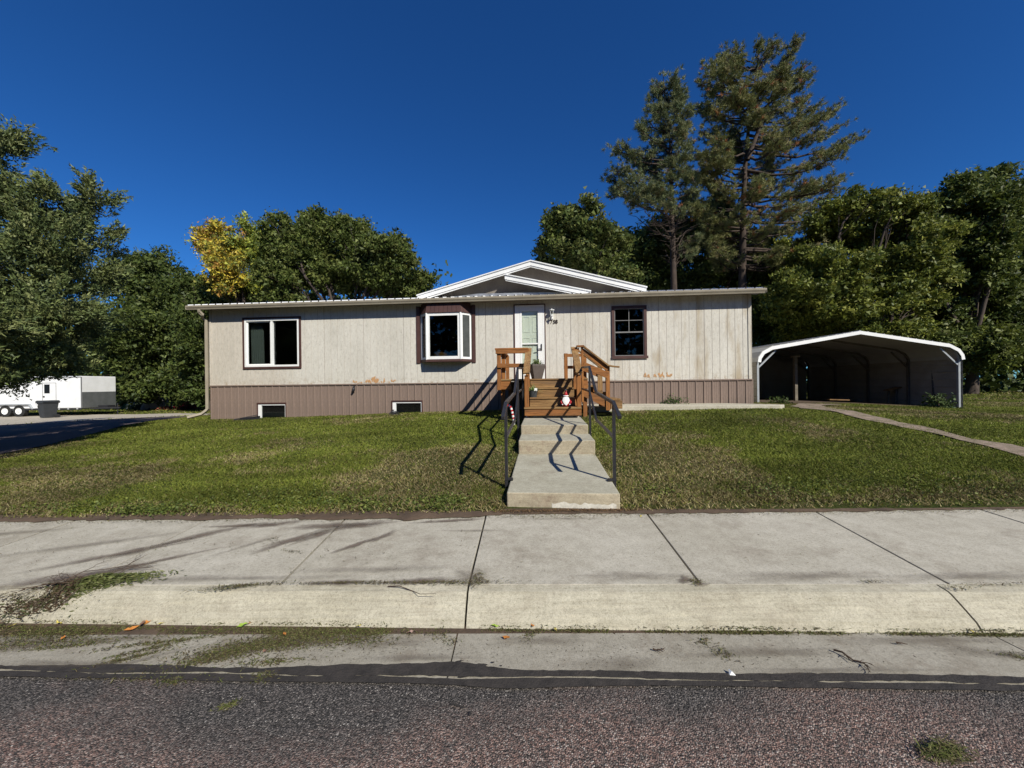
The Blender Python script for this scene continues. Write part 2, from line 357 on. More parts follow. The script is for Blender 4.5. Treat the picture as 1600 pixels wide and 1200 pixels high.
# ------------------------------------------------------------------ ground heights
GX = np.array([-400, -45, -24, -13, -9.3, -3, 1, 6, 10, 14, 45, 400.])
GY = np.array([3.9, 5, 6, 7.2, 9, 11, 12.5, 16, 24, 40, 800.])
GZ = np.array([
 # -400  -45   -24   -13   -9.3   -3    1     6    10    14    45   400
 [.10, .10, .10, .13, .165, .165, .165, .165, .165, .165, .165, .165],
 [.08, .08, .10, .15, .23, .29, .31, .37, .37, .33, .25, .25],
 [.05, .05, .10, .17, .26, .37, .41, .50, .48, .42, .3, .3],
 [.00, .00, .08, .20, .29, .47, .55, .64, .60, .5, .4, .3],
 [.00, .00, .05, .28, .38, .61, .80, .87, .74, .6, .4, .3],
 [.00, .00, .00, .38, .53, .73, .84, .92, .81, .63, .5, .3],
 [-.05, -.05, .0, .42, .58, .76, .86, .93, .83, .63, .5, .3],
 [-.10, -.10, -.02, .36, .55, .78, .86, .90, .83, .65, .5, .3],
 [-.20, -.20, -.13, .10, .40, .7, .8, .85, .8, .7, .5, .2],
 [-.20, -.20, -.10, .0, .2, .4, .5, .6, .6, .5, .4, .2],
 [-.3, -.3, -.3, -.2, -.2, -.2, -.2, -.2, -.2, -.2, -.2, -.2]])
def gz(X, Y):
    X = np.clip(np.asarray(X, float), GX[0], GX[-1] - 1e-6); Y = np.clip(np.asarray(Y, float), GY[0], GY[-1] - 1e-6)
    i = np.clip(np.searchsorted(GX, X, side='right') - 1, 0, len(GX) - 2); j = np.clip(np.searchsorted(GY, Y, side='right') - 1, 0, len(GY) - 2)
    tx = (X - GX[i]) / (GX[i + 1] - GX[i]); ty = (Y - GY[j]) / (GY[j + 1] - GY[j])
    a = GZ[j, i] * (1 - tx) + GZ[j, i + 1] * tx; b_ = GZ[j + 1, i] * (1 - tx) + GZ[j + 1, i + 1] * tx
    return a * (1 - ty) + b_ * ty
def g1(X, Y): return float(gz(X, Y))
def vnoise(X, Y, s, seed=0):        # cheap smooth value noise for numpy arrays
    r = np.random.default_rng(seed).random((64, 64)); x = np.asarray(X) * s + 1000; y = np.asarray(Y) * s + 1000
    xi = np.floor(x).astype(int); yi = np.floor(y).astype(int); fx = x - xi; fy = y - yi
    fx = fx * fx * (3 - 2 * fx); fy = fy * fy * (3 - 2 * fy)
    g = lambda a, b_: r[a % 64, b_ % 64]
    return (g(xi, yi) * (1 - fx) + g(xi + 1, yi) * fx) * (1 - fy) + (g(xi, yi + 1) * (1 - fx) + g(xi + 1, yi + 1) * fx) * fy

# ------------------------------------------------------------------ street, gutter, curb, sidewalk
T_EDGE = 0.030
def yl(Y0, X, t): return Y0 - t * X
def L_asph(X): return yl(2.01, X, 0.032)
def L_curbf(X): return yl(2.44, X, 0.033)       # foot of the curb
def L_curbt(X): return yl(2.60, X, 0.024)       # front of its top
def L_walkf(X): return yl(2.665, X, 0.020)
def L_walkb(X): return 4.06 - 0.0 * X
ZS = 0.165
def strip(name, fa, fb, za, zb, x0, x1, m, parent=None, nx=40, ny=6, kind=None, wob=0.0):
    mb = MB(); xs = np.linspace(x0, x1, nx + 1)
    for j in range(ny + 1):
        for x in xs:
            t = j / ny; y = fa(x) * (1 - t) + fb(x) * t
            mb.v.append((x, y, za * (1 - t) + zb * t + (wob * noise.noise((x * 2, y * 2, 0)) if 0 < j < ny else 0)))
    for j in range(ny):
        for i in range(nx):
            a = j * (nx + 1) + i; mb.f.append((a, a + 1, a + nx + 2, a + nx + 1)); mb.mi.append(0)
    o = mb.build(name, m, parent, smooth=True)
    if kind: o['kind'] = kind
    return o
strip('street', lambda X: -14 + 0 * X, lambda X: L_asph(X) + 0.02, 0.10, 0.0, -60, 60, asphalt_mat, nx=80, ny=30, kind='structure', wob=0.004)

def slab_box(mb, x0a, x1a, x0b, x1b, fa, fb, za, zb, th=0.10, gap=0.006):
    """prism whose front edge lies on fa (x from x0a to x1a) and back edge on fb"""
    p = [(x0a + gap, fa(x0a), za), (x1a - gap, fa(x1a), za), (x1b - gap, fb(x1b), zb), (x0b + gap, fb(x0b), zb)]
    vs = p + [(a, b_, c - th) for a, b_, c in p]
    mb.add(vs, [(0, 1, 2, 3), (7, 6, 5, 4), (0, 4, 5, 1), (1, 5, 6, 2), (2, 6, 7, 3), (3, 7, 4, 0)])

gut = bpy.data.objects.new('gutter', None); COL.objects.link(gut); gut['kind'] = 'structure'
JX_g = [-30, -9, -5, -0.36 - 0.0, 2.9, 7, 30]
for a, b_ in zip(JX_g[:-1], JX_g[1:]):
    mb = MB(); slab_box(mb, a, b_, a, b_, L_asph, lambda X: L_curbf(X) + 0.03, 0.004, -0.012, gap=0.005)
    mb.build('gutter_slab', gutter_mat, gut)
crb = bpy.data.objects.new('curb', None); COL.objects.link(crb); crb['kind'] = 'structure'
def curb_section(x0, x1, k0=0.0, k1=0.0):
    mb = MB(); n = max(2, int((x1 - x0) / 0.25)); rows = []
    prof = [(0.0, -0.06), (0.0, -0.008), (0.17, 0.035), (0.45, 0.075), (0.72, 0.112), (0.9, 0.135), (1.0, 0.145)]
    for i in range(n + 1):
        x = x0 + (x1 - x0) * i / n; row = []
        for t, z in prof:
            xx = x + (k0 * (1 - i / n) + k1 * i / n) * t
            row.append((xx, L_curbf(xx) * (1 - t) + L_curbt(xx) * t, z + 0.002 * noise.noise((xx * 3, t * 4, 1))))
        row.append((x + (k0 * (1 - i / n) + k1 * i / n), L_walkf(x) - 0.004, 0.158)); row.append((x, L_walkf(x) - 0.004, -0.06)); rows.append(row)
    m_ = len(rows[0]); mb.v = [p for r in rows for p in r]
    for i in range(n):
        for k in range(m_ - 1): mb.f.append((i * m_ + k, (i + 1) * m_ + k, (i + 1) * m_ + k + 1, i * m_ + k + 1)); mb.mi.append(0)
    mb.f.append(tuple(range(m_))); mb.f.append(tuple(n * m_ + k for k in range(m_))); mb.mi += [0, 0]
    return mb.build('curb_section', curb_mat, crb, smooth=False)
JX_c = [-30, -8.0, -0.318, 2.86, 8, 30]
for a, b_ in zip(JX_c[:-1], JX_c[1:]): curb_section(a + 0.007, b_ - 0.007)
swk = bpy.data.objects.new('sidewalk', None); COL.objects.link(swk); swk['kind'] = 'structure'
JB = [-30, -22, -14, -9.3, -7.7, -6.15, -4.6, -3.2, -1.75, -0.29, 1.40, 3.17, 4.90, 6.6, 8.2, 14, 22, 30]
JF = [-30, -22, -14, -9.1, -7.5, -6.0, -4.5, -3.1, -1.65, -0.318, 1.28, 2.95, 4.7, 6.4, 8.0, 14, 22, 30]
for i in range(len(JB) - 1):
    mb = MB(); dz = random.uniform(-0.003, 0.003)
    slab_box(mb, JF[i], JF[i + 1], JB[i], JB[i + 1], L_walkf, L_walkb, 0.160 + dz, ZS + 0.012 + dz, th=0.12, gap=0.0085)
    mb.build('slab', sidewalk_mat, swk, bevel=0.004)
# packed soil bed seen in the joints
mb = MB(); mb.add([(-60, 1.7, -0.05), (60, 1.7, -0.05), (60, 4.3, 0.10), (-60, 4.3, 0.10)], [(0, 1, 2, 3)]); tag(mb.build('soil_bed', dirt_mat), kind='structure')

def blob_sheet(name, centres, z, m, parent=None, seed=0, kind=None):
    """irregular flat patches hugging a sheet; centres = (x, y, rx, ry, angle)"""
    mb = MB(); rr = random.Random(seed)
    for (x, y, rx, ry, ang) in centres:
        n = 26; vs = [(x, y, z(x, y) if callable(z) else z)]; ph = rr.random() * 100
        for k in range(n):
            a = 2 * math.pi * k / n; q = 1 + 0.55 * noise.noise((math.cos(a) * 1.7 + ph, math.sin(a) * 1.7, ph)) + 0.3 * noise.noise((math.cos(a) * 5 + ph, math.sin(a) * 5, 0))
            u, v = rx * q * math.cos(a), ry * q * math.sin(a); X = x + u * math.cos(ang) - v * math.sin(ang); Y = y + u * math.sin(ang) + v * math.cos(ang)
            vs.append((X, Y, z(X, Y) if callable(z) else z))
        mb.add(vs, [(0, k + 1, (k + 1) % n + 1) for k in range(n)])
    o = mb.build(name, m, parent)
    at = o.data.attributes.new('film', 'FLOAT', 'POINT'); at.data.foreach_set('value', [1.0 if i % 27 == 0 else 0.0 for i in range(len(mb.v))])
    if kind: o['kind'] = kind
    return o
# tar seal: two wavering bands along the asphalt edge with a sliver of concrete between them
def tar_band(name, base, half, zf, seed, x0=-9, x1=9):
    mb = MB(); xs = np.arange(x0, x1, 0.03)
    for x in xs:
        x = float(x); c = L_asph(x) + base + 0.012 * noise.noise((x * 1.3, seed, 0)); h = half * (1 + 0.6 * noise.noise((x * 1.6, seed + 5, 0)) + 0.35 * noise.noise((x * 9, seed + 9, 0)) + 0.2 * noise.noise((x * 30, seed + 9, 0)))
        extra = 0.045 * math.exp(-((x + 0.33) / 0.22) ** 2) + 0.03 * math.exp(-((x + 0.75) / 0.4) ** 2) if base > 0 else 0.03 * math.exp(-((x + 0.1) / 0.35) ** 2)
        mb.v += [(x, c - h - (0 if base > 0 else extra), zf), (x, c + h * (1 + 0.2 * noise.noise((x * 30, seed, 3))) + (extra if base > 0 else 0), zf)]
    for i in range(len(xs) - 1): mb.f.append((2 * i, 2 * i + 2, 2 * i + 3, 2 * i + 1)); mb.mi.append(0)
    return mb.build(name, tar_mat)
tars = thing('tar_seal', 'black tar crack seal along the edge between the asphalt and the gutter', 'tar seal')
for o in (tar_band('tar_band', 0.034, 0.024, 0.010, 1.0), tar_band('tar_band', -0.020, 0.020, 0.0115, 7.0)): o.parent = tars
def PXs(px, py, z): return G(px, py, z)
cs = []
for (px, py, rx, ry) in [(735, 1042, .035, .012), (752, 1040, .03, .009), (765, 1048, .03, .008), (718, 1034, .02, .006), (742, 1052, .04, .012), (690, 1042, .05, .012), (650, 1046, .03, .006), (545, 1048, .05, .012), (770, 1036, .008, .006), (783, 1041, .006, .005), (730, 1056, .05, .015)]:
    p = G(px, py, 0.004); cs.append((p.x, p.y, rx, ry, random.uniform(-.3, .3)))
blob_sheet('tar_splash', cs, 0.0085, tar_mat, tars, 3, 'stuff')
cs = []
for (px, py, rx, ry) in [(712, 1104, .03, .006), (725, 1108, .02, .005), (735, 1118, .006, .012), (600, 1075, .03, .005)]:
    p = G(px, py, 0.0); cs.append((p.x, p.y, rx, ry, random.uniform(-.3, .3)))
blob_sheet('tar_spot', cs, 0.009, tar_mat, tars, 4, 'stuff')
# silt stains on the sidewalk
def walkz(X, Y): return 0.164 + 0.012 * (Y - 2.66) / 1.4 + 0.003
cs = []
for (px, py, rx, ry, a) in [(430, 820, .25, .05, .3), (500, 835, .22, .05, .9), (520, 822, .35, .05, .1), (310, 838, .45, .05, .75), (205, 862, .4, .05, .6), (455, 845, .3, .05, .9), (600, 838, .16, .03, 1.0), (120, 900, .5, .06, .3), (380, 822, .3, .04, .1), (700, 815, .3, .03, .1), (560, 822, .3, .06, .3), (230, 880, .35, .035, .65), (530, 909, .18, .03, .05), (660, 907, .2, .03, .05), (560, 850, .18, .03, .9), (1070, 905, .04, .05, 2.2), (1093, 911, .06, .02, 0)]:
    p = G(px, py, 0.17); cs.append((p.x, p.y, rx, ry, a))
so_ = blob_sheet('silt_stain', [(a, b_, c * 1.5, d_ * 1.9, e) for a, b_, c, d_, e in cs], walkz, silt_mat, swk, 8, 'stuff')

cs = []
for (px, py, rx, ry, a) in [(0, 835, .5, .05, .2), (150, 850, .6, .05, .4), (395, 850, .3, .03, .9), (735, 900, .12, .10, 0), (745, 830, .3, .03, 0), (1000, 900, .5, .05, 0), (1260, 900, .6, .06, 0), (1530, 900, .6, .05, 0), (880, 812, .4, .03, 0), (300, 905, .9, .04, 0), (600, 890, .5, .05, 0)]:
    p = G(px, py, 0.17); cs.append((p.x, p.y, rx * 1.4, ry * 1.6, a))
for q_i, c_ in enumerate(cs): blob_sheet('dust_film', [c_], (lambda X, Y, q_i=q_i: walkz(X, Y) + .0006 * (q_i + 1)), dust_mat, swk, 18 + q_i, 'stuff')
def gutz1(X, Y):
    t = min(1, max(0, (Y - L_asph(X)) / (L_curbf(X) - L_asph(X)))); return .004 - .016 * t + .003
cs = []
for (px, py, rx, ry, a) in [(400, 1010, .42, .10, .2), (340, 1022, .2, .06, .45), (500, 1000, .5, .08, .1), (150, 1000, .5, .06, .1), (30, 1005, .4, .08, 0), (230, 1030, .25, .03, .5), (600, 1005, .3, .06, 0), (970, 1040, .25, .10, .2), (1200, 1020, .5, .05, 0), (850, 1000, .3, .05, 0), (1450, 1000, .6, .05, 0), (1540, 1020, .3, .05, -.2), (1300, 1050, .5, .03, 0), (650, 1030, .3, .04, 0), (100, 1040, .5, .03, 0)]:
    p = G(px, py, 0.0); cs.append((p.x, p.y, rx * 1.3, ry * 1.3, a))
for q_i, c_ in enumerate(cs): blob_sheet('dust_film', [c_], (lambda X, Y, q_i=q_i: gutz1(X, Y) + .0006 * q_i), dust_mat, gut, 48 + q_i, 'stuff')

# ------------------------------------------------------------------ ground
def axis(lo, hi, near_lo, near_hi, dn):
    a = list(np.arange(near_lo, near_hi + 1e-6, dn)); x = near_hi; s = dn
    while x < hi: s *= 1.35; x = min(hi, x + s); a.append(x)
    x = near_lo; s = dn
    while x > lo: s *= 1.35; x = max(lo, x - s); a.insert(0, x)
    return a
xs = axis(-400, 400, -16, 16, 0.25); ys = axis(4.05, 800, 4.05, 26, 0.25)
mb = MB()
for y in ys:
    zz = gz(np.array(xs), np.full(len(xs), y))
    for x, z in zip(xs, zz):
        b_ = 0.012 * noise.noise((x * 0.9, y * 0.9, 0)) + 0.008 * noise.noise((x * 3, y * 3, 5)) if abs(x) < 30 and y < 30 and y > 4.1 else 0
        mb.v.append((x, y, float(z) + b_))
W_ = len(xs)
for j in range(len(ys) - 1):
    for i in range(W_ - 1):
        a = j * W_ + i; mb.f.append((a, a + 1, a + W_ + 1, a + W_)); mb.mi.append(0)
tag(mb.build('ground', lawn_mat, smooth=True), kind='structure')
# land on the camera's side of the street, and a skirt under everything
mb = MB(); mb.add([(-400, -400, -0.1), (400, -400, -0.1), (400, 4.3, -0.1), (-400, 4.3, -0.1)], [(0, 1, 2, 3)]); tag(mb.build('ground_across_the_street', lawn_mat), kind='structure')

def inside(poly, X, Y):
    X = np.asarray(X); Y = np.asarray(Y); r = np.zeros(X.shape, bool); n = len(poly)
    for i in range(n):
        x1, y1 = poly[i]; x2, y2 = poly[(i + 1) % n]
        c = ((y1 > Y) != (y2 > Y)) & (X < (x2 - x1) * (Y - y1) / ((y2 - y1) or 1e-9) + x1); r ^= c
    return r
def draped(name, poly, m, dz, step=0.5, kind='structure', wob=0.12):
    bm = bmesh.new()
    pts = []
    for i in range(len(poly)):        # wavering outline
        a = Vector(poly[i]); b_ = Vector(poly[(i + 1) % len(poly)]); k = max(1, int((b_ - a).length / 0.3))
        nn = Vector((-(b_ - a).y, (b_ - a).x)).normalized()
        for j in range(k):
            p = a.lerp(b_, j / k); q = wob * noise.noise((p.x * 1.1, p.y * 1.1, 3)) + wob * 0.5 * noise.noise((p.x * 5, p.y * 5, 3)) if j else 0
            pts.append(p + nn * q)
    f = bm.faces.new([bm.verts.new((p.x, p.y, 0)) for p in pts])
    x0 = min(p.x for p in pts); x1 = max(p.x for p in pts); y0 = min(p.y for p in pts); y1 = max(p.y for p in pts)
    x = x0 + step
    while x < x1: bmesh.ops.bisect_plane(bm, geom=bm.verts[:] + bm.edges[:] + bm.faces[:], plane_co=(x, 0, 0), plane_no=(1, 0, 0)); x += step
    y = y0 + step
    while y < y1: bmesh.ops.bisect_plane(bm, geom=bm.verts[:] + bm.edges[:] + bm.faces[:], plane_co=(0, y, 0), plane_no=(0, 1, 0)); y += step
    for v in bm.verts: v.co.z = g1(v.co.x, v.co.y) + dz
    bmesh.ops.recalc_face_normals(bm, faces=bm.faces)
    me = bpy.data.meshes.new(name); bm.to_mesh(me); bm.free(); me.materials.append(m)
    o = bpy.data.objects.new(name, me); COL.objects.link(o); o['kind'] = kind; return o
DRIVE = [(-9.2, 4.1), (-9.7, 6.4), (-10.1, 8.2), (-10.9, 10.3), (-12.2, 13.4), (-13.2, 16.0), (-15.5, 17.4), (-18, 18), (-21, 15.9), (-27, 12.5), (-27, 4.1)]
LOT = [(-13.6, 17.2), (-16, 20.5), (-21, 24.2), (-50, 28), (-60, 12), (-27, 12.7), (-21, 16.1), (-18, 18.2), (-15.5, 17.6)]
TRACK = [(7.2, 4.1), (7.75, 4.1), (7.8, 6), (7.85, 8), (8.1, 10.0), (9.6, 11.3), (8.4, 11.3), (7.3, 9.8), (7.35, 7.5)]
draped('driveway', DRIVE, drive_mat, 0.026); draped('gravel_lot', LOT, gravel_mat, 0.030, 1.0)
draped('gravel_track', TRACK, pinkgravel_mat, 0.024, 0.4, wob=0.35)

# concrete path along the house wall
house_rz = -HA
pth = MB(); 
def hwb(mb, x0, x1, y0, y1, z0, z1):
    mb.box(x0, x1, y0, y1, z0, z1)
mb = MB(); mb.prism([(1.95, -1.33), (3.4, -1.2), (5.0, -1.22), (6.6, -1.25), (6.9, -0.9), (5.78, 0.02), (1.95, 0.02)], 0.55, 0.955, 'z')
side_path = mb.build('side_path', path_mat, bevel=0.01); side_path.location = (0, HY, 0); side_path.rotation_euler = (0, 0, house_rz); side_path['kind'] = 'structure'

# ------------------------------------------------------------------ the house
HOUSE = thing('house', 'long beige single storey manufactured house with white cross gable and taupe metal skirting', 'house', (0, HY, 0), house_rz)
XL = hp(329, 600)[0]; XR = hp(1174, 592)[0]
ZB = 1.615; ZT = 3.93          # siding bottom and top
def rect(x0, y0, x1, y1, yh=0):
    a = hp(x0, y1, yh); b_ = hp(x1, y0, yh); c = hp(x0, y0, yh); d_ = hp(x1, y1, yh)
    return (a[0] + c[0]) / 2, (b_[0] + d_[0]) / 2, (a[1] + d_[1]) / 2, (b_[1] + c[1]) / 2
W1 = rect(383, 498.5, 468, 573)       # slider window outer white frame
W4 = rect(960, 482, 1006, 556)
DR = rect(805, 477, 851, 590)
BAY = rect(652, 478, 742, 565)
OPEN = [W1, W4, DR, BAY]
print('house', XL, XR, W1, W4, DR, BAY)
def siding_sheet(x0, x1, shade, zr=None):
    for o in OPEN:
        if zr is None and o[0] < x0 and o[1] > x1:
            siding_sheet(x0, x1, shade, (ZB, o[2])); siding_sheet(x0, x1, shade, (o[3], ZT)); return
    mb = MB(); bw = 0.2032; k = int((x0 - XL) / bw + 0.5)
    cuts = {x0, x1}; x = x0
    while x < x1 - 1e-4:
        cuts |= {round(x, 5), round(min(x + 0.011, x1), 5)}; x += bw
    for o in OPEN:
        for e in (o[0], o[1]):
            if x0 < e < x1: cuts.add(e)
    cuts = sorted(cuts)
    for a, b_ in zip(cuts[:-1], cuts[1:]):
        if b_ - a < 1e-4: continue
        m_ = (a + b_) / 2; t = (m_ - x0) % bw; gr = t < 0.011 and b_ - a < 0.03
        segs = [zr or (ZB, ZT)]
        for o in OPEN:
            if o[0] < m_ < o[1]:
                ns = []
                for s0, s1 in segs:
                    if o[2] > s0: ns.append((s0, min(o[2], s1)))
                    if o[3] < s1: ns.append((max(o[3], s0), s1))
                segs = ns
        for s0, s1 in segs:
            if s1 - s0 > 0.005: mb.box(a, b_, 0.006 if gr else shade, 0.03, s0, s1, 1 if gr else 0)
    return mb.build('siding_panel', [siding, groove_mat], HOUSE)
x = XL; i = 0
while x < XR - 0.05:
    x1 = min(x + 1.2192, XR - 0.0); siding_sheet(x + 0.0025, x1 - 0.0025, random.uniform(-0.002, 0.002)); x = x1
MB().box(XR - 0.075, XR + 0.012, -0.022, -0.004, ZB, ZT).box(XR + 0.001, XR + 0.014, -0.022, 0.1, ZB, ZT).build('corner_trim', siding, HOUSE)
MB().box(XL - 0.012, XL + 0.05, -0.02, -0.004, ZB, ZT).box(XL - 0.014, XL - 0.001, -0.02, 0.1, ZB, ZT).build('corner_trim', siding, HOUSE)
# body: side and back walls, floor, ceiling, hollow inside
DEP = 8.2; ZR = 4.02; RS = 0.2335
mb = MB(); mb.box(XL, XL + 0.1, 0.031, DEP, 0.3, ZT); mb.box(XR - 0.1, XR, 0.031, DEP, 0.3, ZT); mb.box(XL + 0.1, XR - 0.1, DEP - 0.1, DEP, 0.3, ZT)
for xx in (XL, XR - 0.1):
    mb.prism([(0.0, ZT), (DEP / 2, ZT + 0.02 + DEP / 2 * RS), (DEP, ZT)], xx, xx + 0.1, 'x')
mb.build('wall', siding, HOUSE)
MB().box(XL + 0.1, XR - 0.1, 0.04, DEP - 0.1, 1.50, 1.58).build('floor', dark_in, HOUSE)
MB().box(XL + 0.1, XR - 0.1, 0.04, DEP - 0.1, ZT - 0.06, ZT).box(XL + 0.1, XR - 0.1, 4.0, 4.1, 1.58, ZT - 0.06).build('interior_wall', dark_in, HOUSE)
MB().box(XL + 0.1, XR - 0.1, 0.06, 0.1, 0.3, 1.5).build('foundation', dark_in, HOUSE)
# wall backing with openings (inner wall)
def wall_with_holes(name, holes, x0, x1, z0, z1, y0, y1, m):
    mb = MB(); xsx = sorted({x0, x1, *[h[0] for h in holes], *[h[1] for h in holes]})
    for a, b_ in zip(xsx[:-1], xsx[1:]):
        m_ = (a + b_) / 2; segs = [(z0, z1)]
        for o in holes:
            if o[0] < m_ < o[1]:
                ns = []
                for s0, s1 in segs:
                    if o[2] > s0: ns.append((s0, min(o[2], s1)))
                    if o[3] < s1: ns.append((max(o[3], s0), s1))
                segs = ns
        for s0, s1 in segs:
            if s1 > s0: mb.box(a, b_, y0, y1, s0, s1)
    return mb.build(name, m, HOUSE)
wall_with_holes('wall_studs', OPEN, XL + 0.1, XR - 0.1, 1.58, ZT - 0.06, 0.031, 0.09, dark_in)
# bottom trim line over the skirting
MB().box(XL - 0.02, XR + 0.03, -0.035, 0.0, ZB - 0.035, ZB - 0.001).build('skirting_cap', skirt_mat, HOUSE)
# skirting panels
NP = 72; PW = (XR + 0.05 - XL) / NP
def skirt_mesh(z0, z1):
    mb = MB(); w_ = PW
    prof = [(0, 0), (0.012, -0.022), (0.030, -0.022), (0.042, 0), (0.085, 0), (0.089, -0.004), (0.097, -0.004), (0.101, 0), (0.135, 0), (0.139, -0.004), (0.147, -0.004), (0.151, 0), (0.183, 0), (0.186, -0.003), (0.192, -0.003), (0.195, 0), (w_, 0)]
    n = len(prof)
    mb.add([(px_, py_, z0) for px_, py_ in prof] + [(px_, py_, z1) for px_, py_ in prof], [(k, k + 1, k + 1 + n, k + n) for k in range(n - 1)])
    o = mb.build('skirting_panel', skirt_mat, HOUSE); me = o.data; bpy.data.objects.remove(o); return me
BW = []
for (a, b_, t, bt) in ((409, 447, 631, 660), (616.5, 663, 627.5, 655)):
    x0, z1 = hp(a, t); x1, _ = hp(b_, t); x0 = XL + round((x0 - XL) / PW) * PW; x1 = XL + round((x1 - XL) / PW) * PW
    BW.append((x0, x1, z1))
full = skirt_mesh(0.25, ZB - 0.036); short = [skirt_mesh(z1, ZB - 0.036) for _, _, z1 in BW]
for k in range(NP):
    xx = XL + k * PW; me = full
    for (x0, x1, z1), sm in zip(BW, short):
        if x0 - 0.01 < xx + PW / 2 < x1 + 0.01: me = sm
    shared('skirting_panel', me, HOUSE, (xx, -0.002 + random.uniform(-.0015, .0015), 0))
# basement windows
for (x0, x1, z1) in BW:
    z0 = z1 - 0.50
    f = MB(); f.box(x0 - 0.03, x1 + 0.03, -0.035, 0.02, z1, z1 + 0.035).box(x0 - 0.03, x0, -0.035, 0.02, z0, z1).box(x1, x1 + 0.03, -0.035, 0.02, z0, z1)
    fo = f.build('basement_window', brown_trim, HOUSE)
    MB().box(x0, x0 + 0.10, -0.01, 0.04, z0, z1 - 0.012).box(x0 + 0.1, x1, -0.01, 0.04, z1 - 0.045, z1 - 0.012).box(x1 - 0.03, x1, -0.01, 0.04, z0, z1 - 0.045).build('sash', white, fo)
    MB().box(x0 + 0.1, x1 - 0.03, 0.02, 0.026, z0, z1 - 0.045).build('pane', glass, fo)
    MB().box(x0 + 0.1, x1 - 0.03, 0.03, 0.035, z0 + 0.03, z0 + 0.22).build('blind', mat('grey_blind', (0.07, 0.075, 0.075), rough=0.6), fo)

def frame_boxes(mb, r, wd, y0, y1, mi=0):
    x0, x1, z0, z1 = r
    mb.box(x0, x1, y0, y1, z1 - wd, z1, mi); mb.box(x0, x1, y0, y1, z0, z0 + wd, mi); mb.box(x0, x0 + wd, y0, y1, z0 + wd, z1 - wd, mi); mb.box(x1 - wd, x1, y0, y1, z0 + wd, z1 - wd, mi)
def grow(r, g): return (r[0] - g, r[1] + g, r[2] - g, r[3] + g)
# slider window
t_ = MB(); frame_boxes(t_, grow(W1, 0.06), 0.06, -0.035, -0.003); wo = t_.build('slider_window', brown_trim, HOUSE)
f_ = MB(); frame_boxes(f_, (W1[0] + .001, W1[1] - .001, W1[2] + .001, W1[3] - .001), 0.055, -0.03, 0.085); mx_ = (W1[0] + W1[1]) / 2
f_.box(mx_ - 0.035, mx_ + 0.03, -0.02, 0.06, W1[2] + 0.055, W1[3] - 0.055); f_.build('window_frame', white, wo)
s_ = MB(); frame_boxes(s_, (W1[0] + 0.055, mx_ - 0.035, W1[2] + 0.055, W1[3] - 0.055), 0.035, 0.01, 0.05); s_.build('sash', white, wo)
MB().box(W1[0] + 0.09, mx_ - 0.07, 0.028, 0.034, W1[2] + 0.09, W1[3] - 0.09).build('pane', glass, wo)
MB().box(mx_ + 0.03, W1[1] - 0.055, 0.045, 0.051, W1[2] + 0.055, W1[3] - 0.055).build('pane', glass, wo)
cu = MB(); n = 26; cw = 0.40
vs = []
for k in range(n + 1):
    xk = W1[0] + 0.05 + cw * k / n; yk = 0.20 + 0.03 * math.sin(k * 1.5)
    vs += [(xk, yk, W1[2] - 0.1), (xk - 0.02, yk, W1[3] - 0.16)]
cu.add(vs, [(2 * k, 2 * k + 2, 2 * k + 3, 2 * k + 1) for k in range(n)])
curt = cu.build('curtain', mat('grey_curtain', (0.36, 0.40, 0.40), (0.30, 0.33, 0.33), 3, 0.9), None, smooth=True)
curt.location = (0, HY, 0); curt.rotation_euler = (0, 0, house_rz); tag(curt, 'pale grey curtain hanging at the left of the two pane slider window', 'curtain')

# double hung window
t_ = MB(); r_ = grow(W4, 0.075); frame_boxes(t_, r_, 0.075, -0.04, -0.003); wo = t_.build('double_hung_window', brown_trim, HOUSE)
MB().box(r_[0] - 0.01, r_[1] + 0.03, -0.046, -0.041, r_[2] - 0.004, r_[2] + 0.07).build('window_sill', brown_trim, wo)
grey_frame = mat('grey_white_frame', (0.22, 0.215, 0.21), rough=0.4, bmp=0)
f_ = MB(); frame_boxes(f_, (W4[0] + .001, W4[1] - .001, W4[2] + .001, W4[3] - .001), 0.018, -0.02, 0.06); zm = W4[2] + (W4[3] - W4[2]) * 0.5
f_.box(W4[0] + .02, W4[1] - .02, -0.012, 0.04, zm - 0.018, zm + 0.018); f_.build('window_frame', grey_frame, wo)
mxx = (W4[0] + W4[1]) / 2; zq = (zm + W4[3]) / 2; zl = (zm + W4[2]) / 2
MB().box(mxx - 0.008, mxx + 0.008, 0.0, 0.012, zm + .018, W4[3] - .022).box(W4[0] + .02, mxx - 0.008, 0.0, 0.012, zq - .008, zq + .008).box(mxx + 0.008, W4[1] - .02, 0.0, 0.012, zq - .008, zq + .008).build('muntin', grey_frame, wo)
MB().box(mxx - 0.006, mxx + 0.006, 0.02, 0.03, W4[2] + .022, zm - .018).box(W4[0] + .02, mxx - 0.009, 0.02, 0.03, zl - .006, zl + .006).box(mxx + 0.009, W4[1] - .02, 0.02, 0.03, zl - .006, zl + .006).build('muntin', grey_frame, wo)
MB().box(W4[0] + .022, W4[1] - .022, 0.016, 0.019, zm + .018, W4[3] - .022).build('pane', glass, wo)
MB().box(W4[0] + .022, W4[1] - .022, 0.034, 0.037, W4[2] + .022, zm - .018).build('pane', glass, wo)
MB().box(W4[0] + .022, W4[1] - .022, -0.008, -0.006, W4[2] + .022, zm - .018).build('insect_screen', screen_mat, wo)
MB().box(W4[0] - .02, W4[1] + .02, 0.14, 0.15, W4[2] - .05, zm - 0.25).build('blind', mat('dark_blind', (0.10, 0.10, 0.095), rough=0.8), wo)

